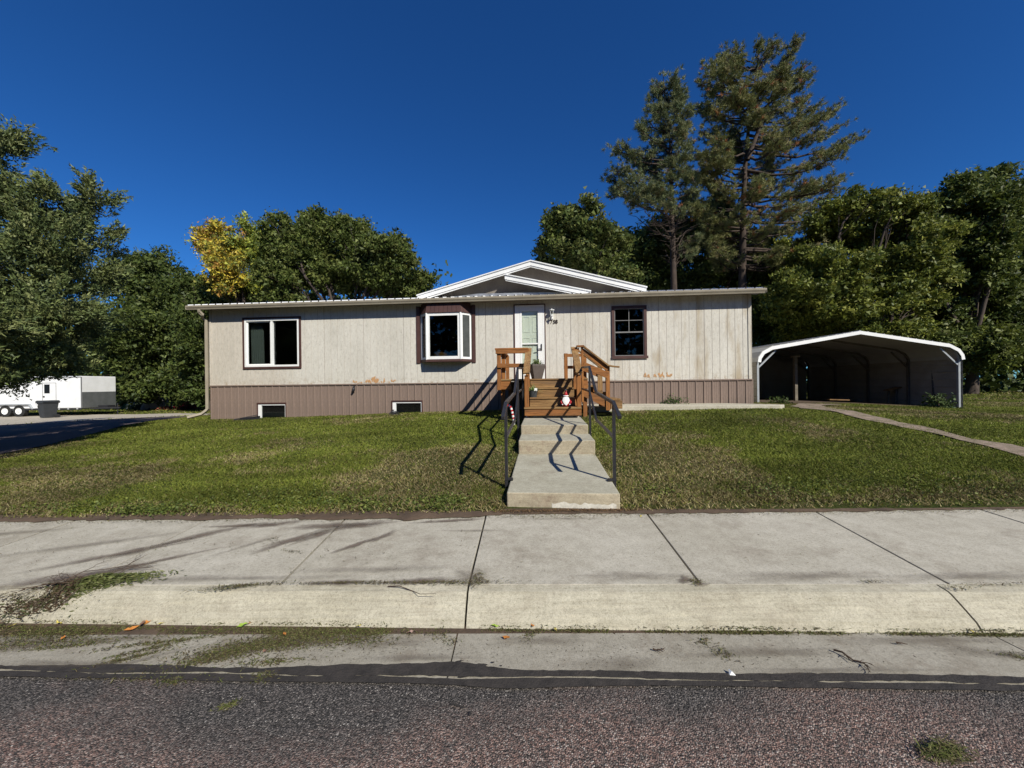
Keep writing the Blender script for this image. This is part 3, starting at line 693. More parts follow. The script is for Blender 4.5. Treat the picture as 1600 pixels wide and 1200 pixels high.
# bay window: projects 0.28 m, chamfered sides
BD = 0.27
bx0, bx1, bz0, bz1 = BAY
bo = MB()
bo.box(bx0 - 0.02, bx0 + 0.085, -0.03, 0.03, bz0 - 0.04, bz1).box(bx1 - 0.085, bx1 + 0.02, -0.03, 0.03, bz0 - 0.04, bz1)
a0, a1 = bx0 + 0.10, bx1 - 0.10                   # base on the wall
c0, c1 = bx0 + 0.36, bx1 - 0.36                   # front corners
zs0 = bz0 + 0.055; zs1 = hp(700, 488, -BD)[1]; ztop = ZT - 0.02
bo.prism([(a0 - 0.02, 0.03), (a0 - 0.02, 0), (c0 - 0.02, -BD - 0.02), (c1 + 0.02, -BD - 0.02), (a1 + 0.02, 0), (a1 + 0.02, 0.03)], zs0 - 0.07, zs0, 'z')
bay = bo.build('bay_window', brown_trim, HOUSE)
# flared brown head with vertical boards
def lerp(a, b_, t): return tuple(p + (q - p) * t for p, q in zip(a, b_))
def head_board(p0, p1, q0, q1):   # p bottom points, q top points (x,y)
    o = MB(); nrm = Vector((p1[1] - p0[1], -(p1[0] - p0[0]), 0)).normalized() * 0.012
    vs = [Vector((*p0, zs1)), Vector((*p1, zs1)), Vector((*q1, ztop)), Vector((*q0, ztop))]
    vs = vs + [v - nrm * 2 for v in vs]
    o.add(vs, [(0, 1, 2, 3), (7, 6, 5, 4), (0, 4, 5, 1), (1, 5, 6, 2), (2, 6, 7, 3), (3, 7, 4, 0)])
    return o.build('head_board', brown_trim, bay)
runs = [((a0 - .03, 0.0), (c0 - .02, -BD - .03), (a0 + .02, 0), (c0 + 0.02, -BD + 0.03), 4), ((c0 - .02, -BD - .03), (c1 + .02, -BD - .03), (c0 + .02, -BD + .03), (c1 - .02, -BD + .03), 8), ((c1 + .02, -BD - .03), (a1 + .03, 0.0), (c1 - .02, -BD + .03), (a1 - .02, 0), 4)]
for p0, p1, q0, q1, n in runs:
    for k in range(n):
        e = 0.03; head_board(lerp(p0, p1, (k + e) / n), lerp(p0, p1, (k + 1 - e) / n), lerp(q0, q1, (k + e) / n), lerp(q0, q1, (k + 1 - e) / n))
MB().prism([(a0 + .05, 0.03), (c0 + .03, -BD + .05), (c1 - .03, -BD + .05), (a1 - .05, 0.03)], zs1 + 0.0, ztop, 'z').build('bay_roof_core', brown_trim, bay)
def facet(p0, p1, wd, name):
    """window in the vertical plane through p0,p1"""
    p0 = Vector((*p0, 0)); p1 = Vector((*p1, 0)); t = (p1 - p0); L = t.length; t.normalize(); nn = Vector((t.y, -t.x, 0))
    def bx(mb, u0, u1, w0, w1, za, zb):
        vs = [p0 + t * u + nn * q + Vector((0, 0, z)) for z in (za, zb) for u, q in ((u0, w0), (u1, w0), (u1, w1), (u0, w1))]
        mb.add(vs, [(0, 3, 2, 1), (4, 5, 6, 7), (0, 1, 5, 4), (1, 2, 6, 5), (2, 3, 7, 6), (3, 0, 4, 7)])
    m = MB(); bx(m, 0, L, -.05, .0, zs1 - wd, zs1 - 0.003); bx(m, 0, L, -.05, .0, zs0 + .002, zs0 + wd); bx(m, 0, wd, -.05, 0, zs0 + wd, zs1 - wd); bx(m, L - wd, L, -.05, 0, zs0 + wd, zs1 - wd)
    m.build(name, white, bay)
    g = MB(); bx(g, wd, L - wd, -.03, -.025, zs0 + wd, zs1 - wd); g.build('pane', glass, bay)
facet((a0, 0.0), (c0 - .003, -BD + 0.0), 0.065, 'bay_frame'); facet((c0 + 0.002, -BD), (c1 - 0.002, -BD), 0.085, 'bay_frame'); facet((c1 + .003, -BD), (a1, 0.0), 0.065, 'bay_frame')
sc_ = MB(); sc_.add([(c1 + .05, -BD + .055, zs0 + .07), (a1 - .045, -.05, zs0 + .07), (a1 - .045, -.05, zs1 - .07), (c1 + .05, -BD + .055, zs1 - .07)], [(0, 1, 2, 3)]); sc_.build('insect_screen', mat('grey_mesh_screen', (.075, .08, .078), (.05, .055, .052), 6, .9), bay)
for cx in (c0, c1): MB().tube([(cx, -BD + 0.004, zs0 - .01), (cx, -BD + 0.004, zs1)], 0.03, 8).build('corner_post', white, bay)

# door: brown edge, white frame, storm door, panelled inner door
dx0, dx1, dz0, dz1 = DR; dz0 = 1.68
t_ = MB(); t_.box(dx0 - .03, dx0, -.03, .02, dz0, dz1).box(dx1, dx1 + .03, -.03, .02, dz0, dz1).box(dx0 - .03, dx1 + .03, -.03, .02, dz1, dz1 + .03)
do = t_.build('door', brown_trim, HOUSE)
f_ = MB(); f_.box(dx0, dx0 + .14, -.025, .05, dz0, dz1).box(dx1 - .045, dx1, -.025, .05, dz0, dz1).box(dx0 + .14, dx1 - .045, -.025, .05, dz1 - .10, dz1); f_.build('door_frame', white, do)
s0, s1 = dx0 + .145, dx1 - .048
f_ = MB(); f_.box(s0, s0 + .055, -.03, .0, dz0 + .01, dz1 - .10).box(s1 - .14, s1, -.03, 0, dz0 + .01, dz1 - .10).box(s0 + .055, s1 - .14, -.03, 0, dz1 - .17, dz1 - .10).box(s0 + .055, s1 - .14, -.03, 0, dz0 + .01, dz0 + .2).box(s0 + .055, s1 - .14, -.022, -.004, dz0 + 1.0, dz0 + 1.035)
sd = f_.build('storm_door', white, do)
MB().box(s0 + .055, s1 - .14, -.016, -.012, dz0 + .2, dz1 - .17).build('pane', glass_clear, sd)
MB().box(s1 - .055, s1 - .028, -.055, -.031, dz0 + .82, dz0 + 1.0).beam((s1 - .04, -.07, dz0 + .87), (s1 - .19, -.07, dz0 + .85), .02, .02).build('door_handle', black_iron, sd)
cream = mat('cream_door_paint', (0.66, 0.68, 0.62), (0.62, 0.64, 0.58), 3, 0.5)
idr = MB(); idr.box(s0 - .0, s1 + .0, .03, .05, dz0 + .01, dz1 - .105)
for (ua, ub, za, zb) in ((.08, .38, 1.35, 1.8), (.5, .8, 1.35, 1.8), (.08, .38, .75, 1.2), (.5, .8, .75, 1.2), (.08, .38, .15, .6), (.5, .8, .15, .6)):
    W_d = s1 - s0; x0_, x1_ = s0 + ua * W_d + .03, s0 + ub * W_d + .03; idr.box(x0_, x1_, .022, .0295, dz0 + za, dz0 + za + .02).box(x0_, x1_, .022, .0295, dz0 + zb - .02, dz0 + zb).box(x0_, x0_ + .018, .022, .0295, dz0 + za + .02, dz0 + zb - .02).box(x1_ - .018, x1_, .022, .0295, dz0 + za + .02, dz0 + zb - .02)
idr.build('inner_door', cream, do)
MB().box(dx0, dx1, -.05, .05, dz0 - .05, dz0 + .005).build('threshold', mat('aluminium', (0.35, 0.35, 0.34), rough=0.4), do)

# wall lantern and number
lx, lz = hp(862, 488)
lan = MB(); lan.lathe([(0.02, 0.05), (0.075, 0.045), (0.08, 0.03), (0.045, 0.028)], (lx, -.13, lz), 8).lathe([(0.006, 0.05), (0.012, 0.075), (0.004, 0.09)], (lx, -.13, lz), 8)
lan.lathe([(0.02, -.16), (0.04, -.12), (0.03, -.10)], (lx, -.13, lz), 8).beam((lx, -.0, lz - .13), (lx, -.14, lz - .17), .02, .02).lathe([(0.012, -.17), (0.02, -.19), (.005, -.21)], (lx, -.13, lz), 8).box(lx - .04, lx + .04, -.02, -.002, lz - .2, lz - .06)
for k in range(4):
    a = math.pi / 2 * k + .78; lan.beam((lx + .04 * math.cos(a), -.13 + .04 * math.sin(a), lz - .11), (lx + .065 * math.cos(a), -.13 + .065 * math.sin(a), lz + .03), .01, .01)
wl = lan.build('wall_lantern', white, HOUSE)
MB().lathe([(0.032, -.10), (0.055, 0.028)], (lx, -.13, lz), 8).build('lantern_glass', glass_clear, wl)
def digit(ch, x, z, size, m, parent, y, rot=0):
    c = bpy.data.curves.new('digit', 'FONT'); c.body = ch; c.size = size; c.extrude = 0.006
    to = bpy.data.objects.new('digit', c); COL.objects.link(to); dg = bpy.context.evaluated_depsgraph_get()
    me = bpy.data.meshes.new_from_object(to.evaluated_get(dg)); bpy.data.objects.remove(to); me.materials.append(m)
    o = bpy.data.objects.new('number_digit', me); COL.objects.link(o); o.parent = parent; o.location = (x, y, z); o.rotation_euler = (math.pi / 2, rot, 0); return o
dgm = mat('dark_bronze', (0.05, 0.035, 0.025), rough=0.4, bmp=0)
for ch, px, py, rot in (('7', 859.3, 505.9, 0.0), ('5', 863.7, 505.8, .05), ('8', 867.6, 505.6, -.04)):
    x_, z_ = hp(px, py); digit(ch, x_, z_, 0.155, dgm, HOUSE, -.012, rot)

# peeled siding patches
peel_mat = mat('bare_hardboard', (0.52, 0.30, 0.14), (0.40, 0.22, 0.11), 30, 0.95, bmp=0.6)
peel_white = mat('swollen_paint', (0.62, 0.58, 0.53), (0.5, 0.45, 0.4), 20, 0.8)
def peel(pts, seed):
    rr = random.Random(seed); mb = MB()
    many = []
    for (px, pb, w_, h_) in pts:
        for k in range(5): many.append((px + rr.uniform(-.6, .6) * w_, pb - rr.uniform(0, .45) * h_, w_ * rr.uniform(.25, .6), h_ * rr.uniform(.35, .95)))
    for (px, pb, w_, h_) in many:
        x_, z_ = hp(px, pb); n = 9; ww = w_ / 600 * 11; hh = h_ / 600 * 11; vs = [(x_, -.0075, max(z_ + hh * .4, ZB + .01))]
        for k in range(n):
            a = 2 * math.pi * k / n; q = rr.uniform(.35, 1.3); vs.append((x_ + ww / 2 * q * math.cos(a), -.0045, max(ZB + .002, z_ + hh / 2 + hh / 2 * q * math.sin(a))))
        mb.add(vs, [(0, k + 1, (k + 1) % n + 1) for k in range(n)])
    return mb
peel([(553, 600, 8, 6), (562, 600, 6, 3), (573, 600, 10, 6), (584, 600, 10, 12), (588, 596, 6, 8), (604, 599, 7, 7), (615, 598, 5, 5), (596, 599, 6, 3)], 2).build('peeled_patch', peel_mat, HOUSE)['kind'] = 'stuff'
peel([(548, 597, 5, 6), (592, 594, 6, 8), (568, 597, 5, 3), (578, 593, 5, 5)], 5).build('swollen_paint', peel_white, HOUSE)['kind'] = 'stuff'
peel([(1008, 591, 4, 8), (1013, 590, 5, 4), (1022, 590, 6, 4), (1032, 590, 6, 9), (1039, 590, 7, 7), (1047, 590, 5, 6)], 3).build('peeled_patch', peel_mat, HOUSE)['kind'] = 'stuff'
# hose bib with a black cover
hx_, hz_ = hp(554, 606); hb = MB(); hb.tube([(hx_, 0, hz_ + .04), (hx_, -.07, hz_ + .03)], .02, 8).tube([(hx_ + .01, -.07, hz_ + .03), (hx_ + .015, -.09, hz_ - .06), (hx_ - .02, -.085, hz_ - .11), (hx_ - .06, -.07, hz_ - .12)], [.03, .042, .03, .012], 8)
hb.build('hose_tap', black_iron, HOUSE, smooth=True)

# eave: soffit, fascia, gutter, roof with ribs
OV = 0.27; GX0 = hp(290, 480, -.37)[0]; GX1 = hp(1198, 455, -.37)[0]
MB().box(GX0 + .02, GX1 - .02, -OV, 0.03, 3.93, 3.945).build('soffit', soffit_mat, HOUSE)
MB().box(GX0 + .02, GX1 - .02, -OV - .012, -OV, 3.91, 4.03).build('fascia', beige_metal, HOUSE)
prof = [(-OV - .014, 3.885), (-OV - .075, 3.885), (-OV - .085, 3.915), (-OV - .11, 3.955), (-OV - .115, 3.985), (-OV - .115, 4.003), (-OV - .103, 4.003), (-OV - .103, 3.985), (-OV - .095, 3.955), (-OV - .07, 3.90), (-OV - .014, 3.90)]
MB().prism(prof, GX0, GX1, 'x').box(GX0 - .002, GX0 + .004, -OV - .11, -OV - .014, 3.89, 4.0).box(GX1 - .004, GX1 + .002, -OV - .11, -OV - .014, 3.89, 4.0).build('rain_gutter', beige_metal, HOUSE)
RY0 = -OV - .055; RZ0 = 4.016
def roofz(y): return RZ0 + (y - RY0) * RS
rf = MB()
yr = DEP / 2
rf.prism([(RY0, RZ0), (yr, roofz(yr)), (DEP - RY0, RZ0), (DEP - RY0, RZ0 - .015), (yr, roofz(yr) - .015), (RY0, RZ0 - .015)], GX0 - .02, GX1 + .02, 'x')
roof = rf.build('roof', white_metal, HOUSE)
GL = hp(652, 460, -.05)[0]; GR = hp(1010, 450, -.05)[0]
nr = int((GX1 - GX0) / 0.2286)
rb = MB()
for k in range(nr + 1):
    xx = GX0 + k * 0.2286 + .01
    ye = yr if not (GL < xx < GR) else 0.1
    a = 0.032
    rb.add([(xx - a, RY0 - .004, RZ0 - .002), (xx + a, RY0 - .004, RZ0 - .002), (xx + a * .4, RY0 - .004, RZ0 + .024), (xx - a * .4, RY0 - .004, RZ0 + .024),
            (xx - a, ye, roofz(ye) - .002), (xx + a, ye, roofz(ye) - .002), (xx + a * .4, ye, roofz(ye) + .024), (xx - a * .4, ye, roofz(ye) + .024)],
           [(0, 1, 2, 3), (7, 6, 5, 4), (1, 5, 6, 2), (2, 6, 7, 3), (3, 7, 4, 0)])
rb.build('roof_rib', [white_metal], roof)
cl = MB()  # black boxes imitate the shade inside the open, hollow rib ends
for k in range(nr + 1):
    xx = GX0 + k * 0.2286 + .01; cl.box(xx - .018, xx + .018, RY0 - .012, RY0 - .005, RZ0 - .004, RZ0 + .022)
cl.build('rib_end_shade', black_iron, roof)

# cross gable
def zg(px, py, yh): return hp(px, py, yh)
yA = -0.02; yB = 0.34      # rake face and gable wall planes
ap = zg(829, 408, yA); lf = zg(652, 462, yA); rt = zg(1010, 449, yA)
th = 0.105; drop = 0.14
gb = MB()
def rake(mb, p, q, y0, y1, h, mi=0):
    mb.add([(p[0], y0, p[1]), (q[0], y0, q[1]), (q[0], y0, q[1] - h), (p[0], y0, p[1] - h), (p[0], y1, p[1]), (q[0], y1, q[1]), (q[0], y1, q[1] - h), (p[0], y1, p[1] - h)],
           [(0, 1, 2, 3), (7, 6, 5, 4), (0, 4, 5, 1), (1, 5, 6, 2), (2, 6, 7, 3), (3, 7, 4, 0)], mi)
rk = MB(); rake(rk, lf, ap, yA, yA + .02, .12); rake(rk, ap, rt, yA, yA + .02, .12); rk.build('rake_board', white_metal, HOUSE)
rk = MB(); rake(rk, (lf[0] - .02, lf[1] + .022), (ap[0], ap[1] + .03), yA - .03, 4.6, .03); rake(rk, (ap[0], ap[1] + .03), (rt[0] + .02, rt[1] + .022), yA - .03, 4.6, .03); rk.build('gable_roof', white_metal, HOUSE)
rk = MB(); rake(rk, (lf[0] + .1, lf[1] - .105), (ap[0], ap[1] - .125), yA + .021, yA + .05, .035); rake(rk, (ap[0], ap[1] - .125), (rt[0] - .1, rt[1] - .105), yA + .021, yA + .05, .035); rk.build('rake_trim', white_metal, HOUSE)
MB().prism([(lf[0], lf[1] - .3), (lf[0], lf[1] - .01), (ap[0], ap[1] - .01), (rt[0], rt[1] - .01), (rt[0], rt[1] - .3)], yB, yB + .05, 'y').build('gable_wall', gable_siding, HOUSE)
# smaller gable, tucked under the left rake
yC = -0.10; a2 = zg(788.5, 429.5, yC); r2 = zg(923, 455, yC); l2 = zg(665, 461, yC)
rk = MB(); rake(rk, a2, r2, yC, yC + .02, .12); rk.build('rake_board', white_metal, HOUSE)
rk = MB(); rake(rk, (a2[0], a2[1] + .028), (r2[0] + .01, r2[1] + .02), yC - .03, yB, .028); rk.build('small_gable_roof', white_metal, HOUSE)
rk = MB(); rake(rk, (a2[0] + .02, a2[1] - .13), (r2[0] - .15, r2[1] - .10), yC + .021, yC + .05, .03); rk.build('rake_trim', white_metal, HOUSE)
tin = mat('bright_flashing', (0.5, 0.5, 0.5), (0.3, 0.3, 0.3), 6, 0.35, metal=0.6)
fl = MB(); fl.prism([(l2[0] + .5, roofz(.1)), (l2[0] + 1.5, roofz(.1) + .09), (r2[0] - .7, roofz(.1) + .06), (r2[0] - .1, roofz(.1))], 0.10, 0.13, 'y'); fl.build('flashing', tin, HOUSE)

# downspout
ds = MB()
def sq(mb, pts, w_, h_):
    for a, b_ in zip(pts[:-1], pts[1:]): mb.beam(a, b_, w_, h_, up=(0, 1, 0))
p0 = hp(311, 485, -.34); p1 = hp(322.5, 500, -.06); pb = hp(326, 642, -.06)
pts = [(p0[0], -.33, 3.89), (p0[0], -.33, 3.82), (p0[0] + .05, -.28, 3.74), (p1[0] - .08, -.12, p1[1] + .04), (p1[0], -.062, p1[1] - .02), (p1[0], -.062, p1[1] - .12), (p1[0], -.062, pb[1] + .06), (p1[0] - .03, -.09, pb[1] - .0), (p1[0] - .12, -.14, pb[1] - .09)]
e = hp(289, 654, -.4); pts.append((e[0], -.32, e[1] + .02))
ds.tube(pts, [.052] * len(pts), 4)
ds.build('downspout', beige_metal, HOUSE, bevel=0.006)
# window well covers
for (x0, x1, z1), (a, b_) in zip(BW, ((372, 412), (612, 622))):
    c = hp(a, 655, -.3)[0]; q = g1(*hw(x0, -.3)[:2])
    cv = MB(); cv.beam((c, -.45, q + .02), (x0 + .05, -.08, q + .12), .05, .02).beam((c, -.45, q + .0), (x0 + .35, -.38, q + .03), .03, .03)
    cv.prism([(c, q - .02), (x0 + .1, q + .0), (x0 + .1, q + .09), (c + .15, q + .05)], -.35, -.06, 'y')
    wc = cv.build('window_well_cover', black_iron, None); wc.location = (0, HY, 0); wc.rotation_euler = (0, 0, house_rz)
    tag(wc, ('dark metal window well cover by the left basement window, nearer the downspout' if a == 372 else 'dark metal window well edge by the basement window nearer the bay window'), 'window well')

# chairs seen through the bay window
rattan = mat('rattan', (0.42, 0.22, 0.06), (0.30, 0.15, 0.04), 30, 0.6, bmp=0.5)
def rattan_chair(x_, y_, rz, label, first=None):
    if first is not None:
        c = copy_tree(first); c.location = hw(x_, y_, 1.58); c.rotation_euler = (0, 0, house_rz + rz); c['label'] = label; return c
    t = thing('dining_chair', label, 'chair', hw(x_, y_, 1.58), house_rz + rz, 'rattan chairs inside the bay window')
    MB().lathe([(.22, .42), (.23, .45), (.22, .48)], (0, 0, 0), 14).build('seat', rattan, t)
    b_ = MB()
    for z in np.arange(.5, .95, .022):
        rr = .23 + .02 * (z - .5); k = 1 if z < .8 else max(.25, 1 - ((z - .8) / .16) ** 2)
        b_.tube([(rr * math.sin(a * k), -rr * math.cos(a * k), z) for a in np.linspace(-1.5, 1.5, 12)], .012, 5)
    b_.build('backrest', rattan, t)
    for sx in (-1, 1):
        for sy in (-1, 1): MB().tube([(.16 * sx, .16 * sy, .43), (.2 * sx, .2 * sy, 0)], .016, 6).build('leg', rattan, t)
    return t
q = hp(690, 556, .45)[0]
ch = rattan_chair(q, .45, 0, 'round backed rattan chair behind the left part of the bay window')
rattan_chair(q + .62, .75, .3, 'rattan chair further back behind the right part of the bay window', ch)

# ------------------------------------------------------------------ concrete entry walk and steps
WX = 1.085
WALK = thing('entry_walk', 'concrete front walk with two steps leading from the sidewalk up to the wooden stairs', 'walkway', (0, HY, 0), house_rz)
def wy(Y): return Y - HY + 0.08 * WX
def conc(name, x0, x1, Ya, Yb, z0, za, zb, skew=0):
    mb = MB(); y0, y1 = wy(Ya), wy(Yb); n = 10; m_ = 10
    # subdivided block, slightly worn
    vs = []; idx = {}
    mb.add([(x0, y0, z0), (x1, y0, z0), (x1, y1, z0), (x0, y1, z0), (x0, y0, za), (x1, y0, za), (x1, y1, zb), (x0, y1, zb)],
           [(0, 3, 2, 1), (4, 5, 6, 7), (0, 1, 5, 4), (1, 2, 6, 5), (2, 3, 7, 6), (3, 0, 4, 7)])
    mb.mi = [0, 0, 1, 1, 1, 1]
    return mb.build(name, [step_mat, riser_mat], WALK, bevel=0.014)
conc('walk_slab', WX - .61, WX + .61, 4.14, 6.12, 0.05, .362, .43)
conc('step', WX - .60, WX + .61, 6.08, 6.82, 0.2, .645, .655)
conc('step', WX - .60, WX + .585, 6.79, 8.15, 0.2, .815, .835)
whitewash = mat('white_spall', (0.62, 0.59, 0.52), (0.45, 0.42, 0.36), 12, 0.9)
mb = MB(); rr = random.Random(4)
yy = wy(4.14) - .003
xsx = np.linspace(WX - .12, WX + .57, 40); top = [.055 + .05 * abs(noise.noise((x_ * 5, 0, 3))) + .03 * noise.noise((x_ * 17, 1, 3)) for x_ in xsx]
vs = []
for x_, t_z in zip(xsx, top): vs += [(x_, yy, .17), (x_, yy, .19 + max(.006, t_z))]
mb.add(vs, [(2 * k, 2 * k + 2, 2 * k + 3, 2 * k + 1) for k in range(len(xsx) - 1)]); mb.build('white_spall', whitewash, WALK)
# pale concrete sill under the wooden stairs
MB().box(WX - .57, WX + .55, wy(8.10), wy(8.2), .80, .90).build('sill', mat('sill_white', (0.6, 0.58, 0.53), rough=.8), WALK)

# ------------------------------------------------------------------ handrails
def handrail(xh, sgn, label):
    t = thing('handrail', label, 'handrail', hw(xh, wy(4.6), 0), house_rz, 'black iron handrails of the entry walk')
    y0 = wy(4.6)
    def L(Y, z): return (0, wy(Y) - y0, z)
    top = [L(8.64, 1.90), L(6.95, 1.84), L(6.1, 1.40), L(4.62, 1.315), L(4.25, 1.17)]
    low = [L(8.64, 1.44), L(6.95, 1.40), L(6.1, .97), L(4.62, .90)]
    def rail(name, pts, w_):
        m = MB(); 
        for a, b_ in zip(pts[:-1], pts[1:]):
            a = Vector(a); b_ = Vector(b_); dd = (b_ - a).normalized() * .008; m.beam(a - dd, b_ + dd, w_, w_, up=(1, 0, 0))
        m.build(name, black_iron, t, bevel=.003)
    rail('top_rail', top, .04); rail('lower_rail', low, .032)
    for Y, zt, zb in ((8.64, 1.90, .70), (6.93, 1.83, .45), (4.6, 1.30, .30)):
        MB().box(-.018, .018, wy(Y) - y0 - .018, wy(Y) - y0 + .018, zb, zt - .01).build('post', black_iron, t, bevel=.002)
    m = MB(); m.box(-.02 if sgn < 0 else -.075, .075 if sgn < 0 else .02, -.022, .022, .385, .41); m.box(.05 if sgn < 0 else -.08, .08 if sgn < 0 else -.05, -.03, .03, .383, .398); m.build('bracket', black_iron, t)
    return t
handrail(WX + .635, 1, 'black iron handrail on the right side of the entry walk')
handrail(WX - .655, -1, 'black iron handrail on the left side of the entry walk')

# ------------------------------------------------------------------ wooden porch with stairs
DZ = 1.665; yD = -2.22
DK = thing('wooden_porch', 'orange stained wooden porch with front stairs and side stairs down to the right', 'porch', (0, HY, 0), house_rz)
dx0_, dx1_ = -.14, 1.90
def dk(name, m, *boxes, bevel=.004, parent=None):
    mb = MB()
    for b_ in boxes: mb.box(*b_)
    return mb.build(name, m, parent or DK, bevel=bevel)
nb = 16
for k in range(nb):
    y0 = yD - .02 + k * (2.2 / nb); dk('deck_board', worn_x, (dx0_ - .02, dx1_ + .0, y0, y0 + 2.2 / nb - .006, DZ - .035, DZ + random.uniform(-.001, .001)))
dk('rim_joist', wood_x, (dx0_, dx0_ + .3 + .0, yD, yD + .038, DZ - .24, DZ - .036)); dk('rim_joist', wood_y, (dx0_, dx0_ + .038, yD + .04, -.04, DZ - .24, DZ - .036)); dk('rim_joist', wood_y, (dx1_ - .038, dx1_, yD + .04, -.04, DZ - .24, DZ - .036))
dk('rim_joist', wood_x, (WX + .58, dx1_, yD, yD + .038, DZ - .24, DZ - .036))
for (x_, y_) in ((dx0_ + .05, yD + .1), (dx0_ + .05, -.2), (dx1_ - .1, -.2), (dx1_ - .1, yD + .1)): dk('support_post', wood_z, (x_, x_ + .09, y_, y_ + .09, .6, DZ - .24))
sx0, sx1 = WX - .585, WX + .585
tz = [1.06, 1.255, 1.46]; ty = [-3.05, -2.77, -2.49]; run = .28
zprev = .885
for k in range(3):
    dk('riser', worn_x if k else wood_x, (sx0 + (0 if k == 0 else .1), sx1 - (0 if k == 0 else .1), ty[k] + .02, ty[k] + .045, zprev, tz[k] - .035))
    dk('tread', worn_x, (sx0 - .01 * (k == 0) + (0 if k == 0 else .1), sx1 - (0 if k == 0 else .1), ty[k], ty[k] + .135, tz[k] - .034, tz[k])); dk('tread', worn_x, (sx0 + (0 if k == 0 else .1), sx1 - (0 if k == 0 else .1), ty[k] + .14, ty[k] + run + .02, tz[k] - .034, tz[k]))
    zprev = tz[k] + .001
dk('riser', worn_x, (sx0 + .1, sx1 - .1, yD + .0, yD + .019, zprev, DZ - .036))
for x_ in (sx0 + .05, sx1 - .09):
    MB().prism([(yD + .04, DZ - .30), (yD + .04, 1.2), (-2.4, 1.2), (-2.6, 1.1), (-3.0, .98), (-3.0, .86), (-2.2, .86)], x_, x_ + .038, 'x').build('stringer', wood_y, DK)
# stair rails
for s, xa in ((-1, sx0 - .0), (1, sx1 - .085)):
    dk('stair_post', wood_z, (xa, xa + .089, -2.97, -2.88, tz[0] + .001, 1.73))
    zt = 2.36
    MB().box(xa + (0 if s < 0 else -.01), xa + .089, yD - .04, yD + .05, DZ - .25, zt - .02).build('rail_post', wood_z, DK, bevel=.004)
    MB().beam((xa + .045, -3.03, 1.765), (xa + .045 - .02 * s, yD + .12, zt + .01), .14, .038, up=(0, 0, 1)).build('rail_cap', worn_y, DK, bevel=.005)
    MB().beam((xa + .045, -2.93, 1.42), (xa + .045, yD, 1.98), .036, .09).build('rail_board', wood_y, DK, bevel=.004)
# front left rail
zt = 2.345
dk('rail_post', wood_z, (dx0_ - .02, dx0_ + .07, yD - .039, yD - .001, DZ - .25, zt - .09)); dk('rail_post', wood_z, (dx0_ + .075, dx0_ + .16, yD + .04, yD + .13, DZ - .0, zt - .05))
dk('rail_board', wood_x, (dx0_ - .045, sx0 + .05, yD - .078, yD - .04, zt - .10, zt - .01)); dk('rail_board', wood_x, (dx0_ - .01, sx0 + .0, yD - .076, yD - .04, zt - .42, zt - .33))
dk('rail_cap', wood_x, (dx0_ - .06, sx0 + .06, yD - .085, yD + .06, zt - .009, zt + .028))
# left side rail running back to the wall
dk('rail_board', wood_y, (dx0_ - .04, dx0_ - .003, yD + .06, -.25, zt - .10, zt - .01)); dk('rail_board', wood_y, (dx0_ - .04, dx0_ - .003, yD + .06, -.25, zt - .42, zt - .33)); dk('rail_cap', wood_y, (dx0_ - .07, dx0_ + .07, yD + .065, -.22, zt - .009, zt + .028))
dk('rail_post', wood_z, (dx0_, dx0_ + .09, -.35, -.26, DZ, zt - .011))
# right side: front rail between the stairs and the side stairs, then the sloping rail
xa = sx1; xb = hp(911, 545, yD)[0]
dk('rail_post', wood_z, (xb - .045, xb, yD - .04, yD + .05, 1.12, zt + .02))
dk('rail_cap', wood_x, (sx1 - .02, xb + .02, yD - .09, yD + .05, zt + .02, zt + .058))
dk('rail_board', wood_x, (sx1 + .01, xb - .09, yD - .03, yD + .008, zt - .09, zt + .0)); dk('rail_board', wood_x, (sx1 + .01, xb - .09, yD - .03, yD + .008, zt - .42, zt - .33))
xe, ze = hp(949.5, 571, yD); xo, zo = hp(968, 573.5, yD - .05)
cap = MB(); L0 = Vector((xb, yD - .02, zt + .04)); L1 = Vector((xe, yD - .02, ze + .0)); 
for a, b_ in ((L0, L1), (L1, Vector(((xe + xo) / 2, yD - .03, (ze * .35 + zo * .65)))), (Vector(((xe + xo) / 2, yD - .03, (ze * .35 + zo * .65))), Vector((xo, yD - .05, zo)))): cap.beam(a, b_, .14, .034)
cap.build('rail_cap', worn_x, DK, bevel=.004)
yBk = yD + 1.12
cap = MB(); q0 = Vector((xb, yBk, zt + .04)); q1 = Vector((xe - .02, yBk, ze + .02)); q2 = Vector((xo - .2, yBk, zo + .03)); cap.beam(q0, q1, .14, .034).beam(q1, q2, .14, .034); cap.build('rail_cap', worn_x, DK, bevel=.004)
MB().beam((xb - .02, yD - .018, zt - .05), (xe, yD - .018, ze - .09), .036, .10).build('rail_board', wood_x, DK, bevel=.004)
z5, z6 = hp(913, 570, yD)[1], hp(947.5, 586, yD)[1]
MB().beam((xb, yD - .02, z5), (xe, yD - .02, z6 - .01), .036, .14).build('rail_board', wood_x, DK, bevel=.004)
MB().beam((xb, yBk, z5), (xe, yBk, z6), .036, .10).build('rail_board', wood_x, DK, bevel=.004)
MB().box(xe - .045, xe + .045, yD - .005, yD + .085, .93, ze - .02).build('rail_post', wood_z, DK, bevel=.004)
MB().box(xe - .045, xe + .045, yBk - .045, yBk + .045, .95, ze).build('rail_post', wood_z, DK, bevel=.004)
m0 = hp(937, 590, yBk)[0]; MB().box(m0 - .06, m0 + .06, yBk - .06, yBk - .02, 1.35, 2.05).build('rail_post', worn_z, DK, bevel=.004)
MB().box(xb - .09, xb, yBk - .05, yBk + .04, .95, zt + .02).build('rail_post', wood_z, DK, bevel=.004)
pbk = hp(884, 560, -.9)[0]
MB().box(pbk - .045, pbk + .045, -.95, -.86, DZ, 2.33).build('rail_post', wood_z, DK, bevel=.004)
